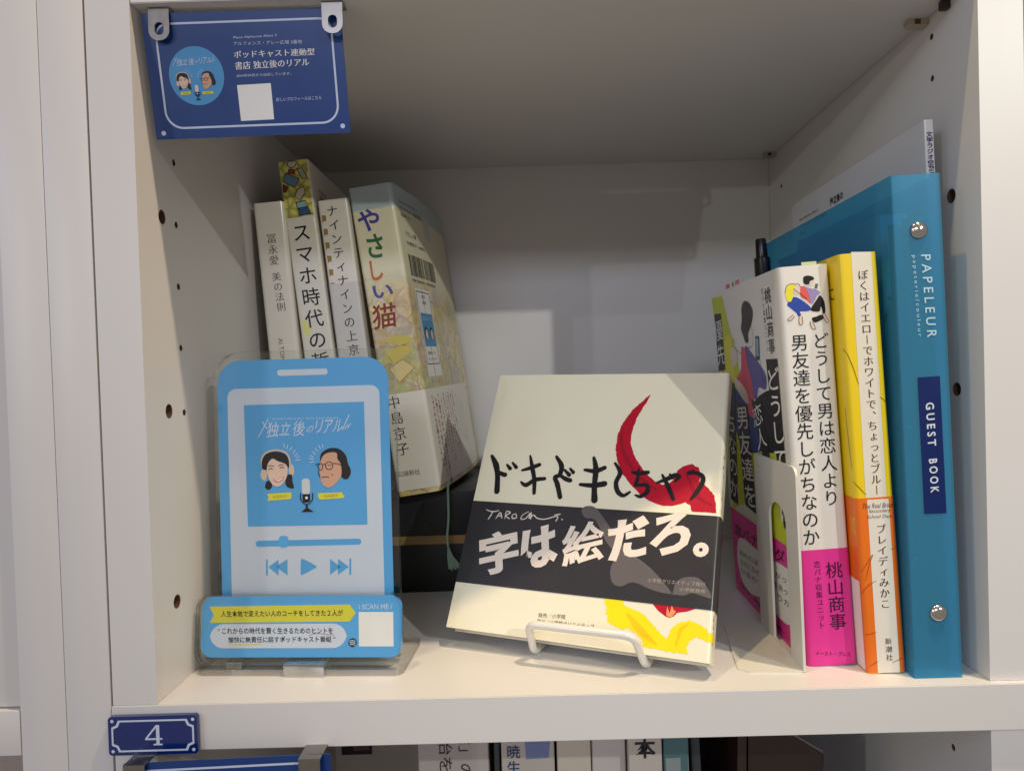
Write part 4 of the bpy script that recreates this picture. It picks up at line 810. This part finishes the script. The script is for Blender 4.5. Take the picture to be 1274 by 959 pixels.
t, sf, wd, h, d = book('book', 'yellow book with white title stripe and orange lower band, left of the blue binder', 'yellow', mat('book_jacket', (236, 204, 8), .36, .02, 25, coat=.25), r=2)
OR = mat('orange_band', (232, 112, 10), .38, .02, 60, coat=.2); zo = [(-4.914,80.68)][0][1]
shell('paper_band', sf, -wd/2-100, wd/2+100, .3, zo, .2, .16, OR, t)
prints('spine_stripe', sf, [[[p for p in [(-2.945,192.6),(6.056,192),(5.264,80.65),(-4.19,80.63)]]]], ink((226, 218, 200)), t, .1)
prints('spine_stripe', sf, [poly([(-3.699,79.85),(5.923,79.68),(5.653,-0.1573),(-4.345,0.3978)])], ink((226, 218, 204)), t, .28)
prints('title_lettering', sf, down('ぼくはイエローでホワイトで、ちょっとブルー', *[(1.656,184.4),(0.9642,81.53)], k=.97, bold=(.012, -.006)), ink((80, 44, 30)), t, .2)
prints('subtitle_lettering', sf, [quad('The Real British', *[(-6.335,75.99),(8.546,75.61),(-5.818,78.17)]), quad('Secondary', *[(-3.607,73.39),(6.199,73.21),(-3.103,75.38)]), quad('School Days', *[(-4.511,70.88),(6.743,70.59),(-4.007,72.87)])], ink((96, 60, 34)), t, .36)
prints('author_lettering', sf, down('ブレイディみかこ', *[(1.694,68.57),(1.146,29.41)], k=.95, bold=(.014, -.006)), ink((60, 36, 26)), t, .36)
prints('publisher_lettering', sf, down('新潮社', *[(1.335,16.41),(1.289,5.279)], k=.85, bold=(.008, 0)), ink((60, 36, 26)), t, .36)
hl = ink((70, 50, 20))
prints('drawn_line', sf, [stroke(p, [.25, .35, .2], 5) for p in ([(-10.97,149.3),(-8.238,146.9),(-5.789,140.5),(-3.803,132.6)], [(5.526,126),(9.983,122.4)], [(-13.3,121.6),(-11.7,103.1),(-10.18,93.79)], [(-9.839,88.24),(-7.099,85.82),(-4.074,82.28)])], hl, t, .14)
prints('drawn_line', sf, [stroke(p, [.25, .35, .2], 5) for p in ([(-8.754,46.8),(-3.11,54.52),(-4.455,50.92),(-7.199,42.98)], [(5.398,56.48),(10.59,57.94)], [(-8.962,17.89),(-3.774,19.01)], [(2.508,4.449),(10.02,7.631)], [(-9.843,36.5),(-5.903,40.66),(-2.122,42.61)], [(-7.768,3.688),(-3.978,5.651)])], ink((150, 70, 14)), t, .3)
prints('cover_lettering', sf, [quad('に', (-wd/2-15, h-20), (-wd/2-8, h-20), (-wd/2-15, h-14))], hl, t, .14)
prints('band_lettering', sf, [quad('110', (-wd/2-7, zo-17), (-wd/2-2.2, zo-17), (-wd/2-7, zo-9))], ink((240, 210, 80)), t, .28)
prints('white_corner_label', sf, [[[(-wd/2-26, .8), (-wd/2-2.2, .8), (-wd/2-2.2, 42), (-wd/2-8, 42), (-wd/2-26, 44)]]], WHITE, t, .28)

# ================================================================== blue ring binder
def plastic():
    m = bpy.data.materials.new('translucent_blue_plastic'); m.use_nodes = True; N = m.node_tree.nodes; L = m.node_tree.links; b = N['Principled BSDF']
    b.inputs['Base Color'].default_value = lin((98, 188, 222))+(1,); b.inputs['Roughness'].default_value = .3
    nz = N.new('ShaderNodeTexNoise'); nz.inputs['Scale'].default_value = 35; nz.inputs['Detail'].default_value = 3
    tc = N.new('ShaderNodeTexCoord'); mp = N.new('ShaderNodeMapping'); mp.inputs['Scale'].default_value = (1, 1, .3); L.new(tc.outputs['Object'], mp.inputs[0]); L.new(mp.outputs[0], nz.inputs['Vector'])
    mr = N.new('ShaderNodeMapRange'); mr.inputs[3].default_value = .2; mr.inputs[4].default_value = .45; L.new(nz.outputs[0], mr.inputs[0]); L.new(mr.outputs[0], b.inputs['Roughness'])
    tr = N.new('ShaderNodeBsdfTransparent'); tr.inputs[0].default_value = (.30, .68, .86, 1)
    x = N.new('ShaderNodeMixShader'); x.inputs[0].default_value = .27; L.new(tr.outputs[0], x.inputs[1]); L.new(b.outputs[0], x.inputs[2]); L.new(x.outputs[0], N['Material Output'].inputs[0]); return m
BL = plastic(); P = PL['binder']; wd, h, d = P[6:9]
t = thing('ring_binder', 'translucent blue ring binder with two silver rivets and a navy guest book label', 'binder', P)
sf = Wrap([(0, d), (0, 0), (wd, 0), (wd, d)], d+wd/2, 1.0)
shell('cover', sf, -d-wd/2, d+wd/2, 0, h, 0, .9, BL, t, 2)
box('paper_stack', (4.5, 22, 6), (wd-4.5, d-10, 212), mat('tinted_paper', (150, 176, 190), .7), t, .3)
box('inner_sleeve', (2.2, 9, 8), (wd-6, 9.6, 205), mat('grey_film', (60, 92, 118), .3), t, .2)
box('ring_rail', (6, 2.4, 20), (15.5, 4.2, 206), mat('dark_steel', (34, 46, 58), .4, metal=.3), t, .4)
for z in (52, 112, 172): tube('binder_ring', [(wd/2+7*math.cos(a), 13+8.5*math.sin(a), z) for a in [i*math.pi/10-1.55 for i in range(20)]], .9, STEEL, t, 8)
box('inner_tab', (9.5, 1.3, 13.5), (13.5, 1.8, 20), mat('dark_blue_tab', (24, 70, 120), .4), t, .2)
def rivet(px):
    u, v = px; V = []; F = []; n = 20
    prof = [(3.9, .02), (3.8, .5), (3.2, 1.15), (2.2, 1.65), (1.1, 1.9), (0.01, 2.0)]
    for rr, hh in prof: V += [(wd/2+u+rr*math.cos(2*math.pi*i/n), -hh, v+rr*math.sin(2*math.pi*i/n)) for i in range(n)]
    F = [(k*n+i, k*n+(i+1) % n, (k+1)*n+(i+1) % n, (k+1)*n+i) for k in range(len(prof)-1) for i in range(n)]+[tuple(range(n))]
    return mesh('rivet', V, F, mat('polished_rivet', (206, 200, 192), .16, .05, 200, metal=1), t, True)
for p in [(0.2139,200.2),(1.092,29.22)]: rivet(p)
LET = ink((176, 208, 222))
prints('spine_lettering', sf, [quad('P A P E L E U R', *[(0.598,189.3),(1.742,152.5),(4.848,189.2)], bold=(.01, .01))], LET, t, .15)
prints('spine_lettering', sf, [quad('p a p e t e r i e / c o u l e u r', *[(-3.662,189.2),(-2.671,153.1),(-1.532,189.3)])], LET, t, .15)
gl = [(-3.329,135),(6.457,135.1),(6.622,73.82),(-3.111,73.98)]
prints('navy_label', sf, [poly(gl)], NAVY2, t, .2)
prints('label_lettering', sf, [quad('G U E S T', *[(-0.4755,123.5),(-0.2996,104.1),(3.267,123.7)], bold=(.022, .022)), quad('B O O K', *[(-0.2079,98.35),(-0.01143,83.2),(3.54,98.51)], bold=(.022, .022))], ink((206, 214, 220)), t, .3)

# pen behind the binder
t = thing('pen', 'black pen cap sticking up behind the far edge of the blue binder', 'pen', (346.5, 194, 0, 3, -4, 0))
PB = mat('black_plastic', (18, 18, 20), .3, .05)
tube('pen_body', [(0, 0, .2), (0, 0, 4), (0, 0, 203), (0, 0, 204)], [2, 4, 4.6, 4.4], PB, t, 16)
tube('pen_cap', [(0, 0, 202), (0, 0, 204), (0, 0, 216), (0, 0, 216.6), (0, 0, 228), (0, 0, 229)], [5.4, 5.6, 5.4, 3.9, 3.6, 3.0], PB, t, 16)
box('pen_clip', (-1.5, -7.4, 198), (1.5, -5.6, 216), PB, t, .4)

# white booklet between binder and wall
P = PL['booklet']; wd, h, d = P[6:9]
t = thing('booklet', 'thin white booklet standing between the blue binder and the right wall', 'booklet', P)
sf = Wrap([(0, d), (0, 0), (wd, 0), (wd, d)], d+wd/2, .6)
WJ = mat('book_jacket', (214, 212, 212), .5, .02, 30)
shell('cover', sf, -d-wd/2, d+wd/2, 0, h, 0, .4, WJ, t, 1)
box('page_block', (.6, .8, 1), (wd-.6, d-1, h-1), PAPER, t, 0)
prints('spine_lettering', sf, down('文学ラジオ空飛ぶ', (0, h-5.5), (0, h-26.5), k=1.0, sx=1.15, bold=(.025, .025)), ink((30, 40, 90)), t, .1)
prints('cover_lettering', sf, [quad('Place Alphonse Allais 3', (-wd/2-d+14, h-14), (-wd/2-d+48, h-14), (-wd/2-d+14, h-12)), quad('ポッドキャスト連動型書店', (-wd/2-d+14, h-19), (-wd/2-d+62, h-19), (-wd/2-d+14, h-16.5)), quad('独立後', (-wd/2-d+14, h-24), (-wd/2-d+24, h-24), (-wd/2-d+14, h-21.5))], DARK, t, .1)
prints('black_lettering', sf, [quad('独立後の', (-wd/2-d+68, h-15), (-wd/2-d+88, h-15), (-wd/2-d+68, h-10), bold=(.03, .03))], BLACK, t, .1)

# ================================================================== compartment below
t = thing('postcard', 'small dark picture card on the back of the lower compartment', 'card', (6, 279.5, -169, 0, 0, 0))
box('card_sheet', (0, 0, 0), (25, .4, 60), mat('dark_card', (44, 30, 38), .5, .3, 120), t, 0)
prints('card_picture', flat, [blob([(2, 9), (8, 12), (12, 20), (8, 40), (2, 44)])], ink((120, 84, 80)), t, .1); prints('card_label', flat, [poly([(10, 3), (23, 3.6), (23, 14), (10, 12)])], ink((120, 100, 94)), t, .14)
prints('card_lettering', flat, [quad('ROSSINI', (12, 6), (21, 6.4), (12, 9.5))], ink((60, 40, 40)), t, .2)
def lowbook(name, label, x, y, w_, d_, h_, rgb, cat='book', lean=0, rough=.5):
    t = thing(name, label, cat, (x, y, BZ0, 0, lean, 0), 'books in the lower compartment'); sf = Wrap([(0, d_), (0, 0), (w_, 0), (w_, d_)], d_+w_/2, .9)
    shell('cover', sf, -d_-w_/2, d_+w_/2, 0, h_, 0, 1, mat('book_jacket', rgb, rough, .03, 25), t, 1); box('page_block', (1.2, 1.5, 2), (w_-1.2, d_-3, h_-2), PGX, t, 0); return t, sf
HB = 264
t, sf = lowbook('book', 'wide grey white spine with sideways lettering in the lower compartment', 105, 62, 37.5, 190, HB, (172, 164, 158))
prints('spine_lettering', sf, [quad('治を', (-7.5, 250.8), (-7.5, 233), (-.3, 250.8)), quad('宅」の', (3, 255.5), (3, 229.5), (10, 255.5))], ink((44, 38, 38)), t, .25)
t, sf = lowbook('book', 'dark strip standing for the shade between two white books in the lower compartment', 145, 66, 3.2, 190, HB, (60, 66, 66))  # dark slab put in as the shaded gap, no real book here
t, sf = lowbook('book', 'white book with blue kanji on its spine in the lower compartment', 149.3, 60, 28, 180, HB-2, (176, 168, 160), rough=.3)
prints('spine_lettering', sf, down('俊暁生', (-7.6, 256.5), (-7.6, 231), k=.88, bold=(.01, .01)), ink((44, 62, 104)), t, .3)
prints('blue_print', sf, [poly([(-2, HB-3), (13, HB-3), (11, 240), (-1, 239.5)])], ink((112, 122, 160)), t, .12)
t, sf = lowbook('book', 'cream book in wrinkled plastic right of the blue kanji book', 178.6, 62, 18, 180, HB+1, (190, 180, 166), rough=.2)
t, sf = lowbook('book', 'pale book in wrinkled plastic left of the book marked with one black kanji', 197.2, 64, 18, 180, HB, (186, 180, 176), rough=.2)
t, sf = lowbook('book', 'white book with one large black kanji on its spine', 216, 58, 17.6, 180, HB-1, (186, 176, 168))
prints('spine_lettering', sf, down('本', (-.2, 250.6), (-.2, 239.1), k=1.0, bold=(.02, .02)), ink((40, 38, 40)), t, .25)
t, sf = lowbook('book', 'teal book with pale lower half in the lower compartment', 234.6, 60, 13.4, 170, HB, (70, 104, 108))
prints('pale_area', sf, [poly([(-5.6, 238), (6.5, 238), (6.5, 150), (-5.6, 150)])], ink((132, 140, 140)), t)
t, sf = lowbook('book', 'dark grey leaning book right of the teal one', 257, 66, 5, 170, HB-2, (52, 54, 58), lean=-1.6)
t = thing('plastic_case', 'dark brown case with pale parallel edges leaning in the lower compartment', 'box', (268, 70, BZ0, 0, 2, 0))
box('case_body', (0, 0, 0), (5, 150, 262), mat('dark_brown', (44, 28, 26), .35), t, .5)
for k in range(4):
    V = [(7, 4+k*8, 0), (48, 4+k*8, 0), (48, 7+k*8, 0), (7, 7+k*8, 0), (7, 4+k*8, 256-k*4), (48, 4+k*8, 232-k*4), (48, 7+k*8, 232-k*4), (7, 7+k*8, 256-k*4)]
    mesh('case_slat', V, [(0, 3, 2, 1), (4, 5, 6, 7), (0, 1, 5, 4), (1, 2, 6, 5), (2, 3, 7, 6), (3, 0, 4, 7)], mat('dark_brown', (44, 30, 27), .3), t)
    tube('case_edge', [(7, 5.5+k*8, 256.6-k*4), (48, 5.5+k*8, 232.6-k*4)], .7, mat('pale_edge', (128, 112, 104), .4), t, 6)
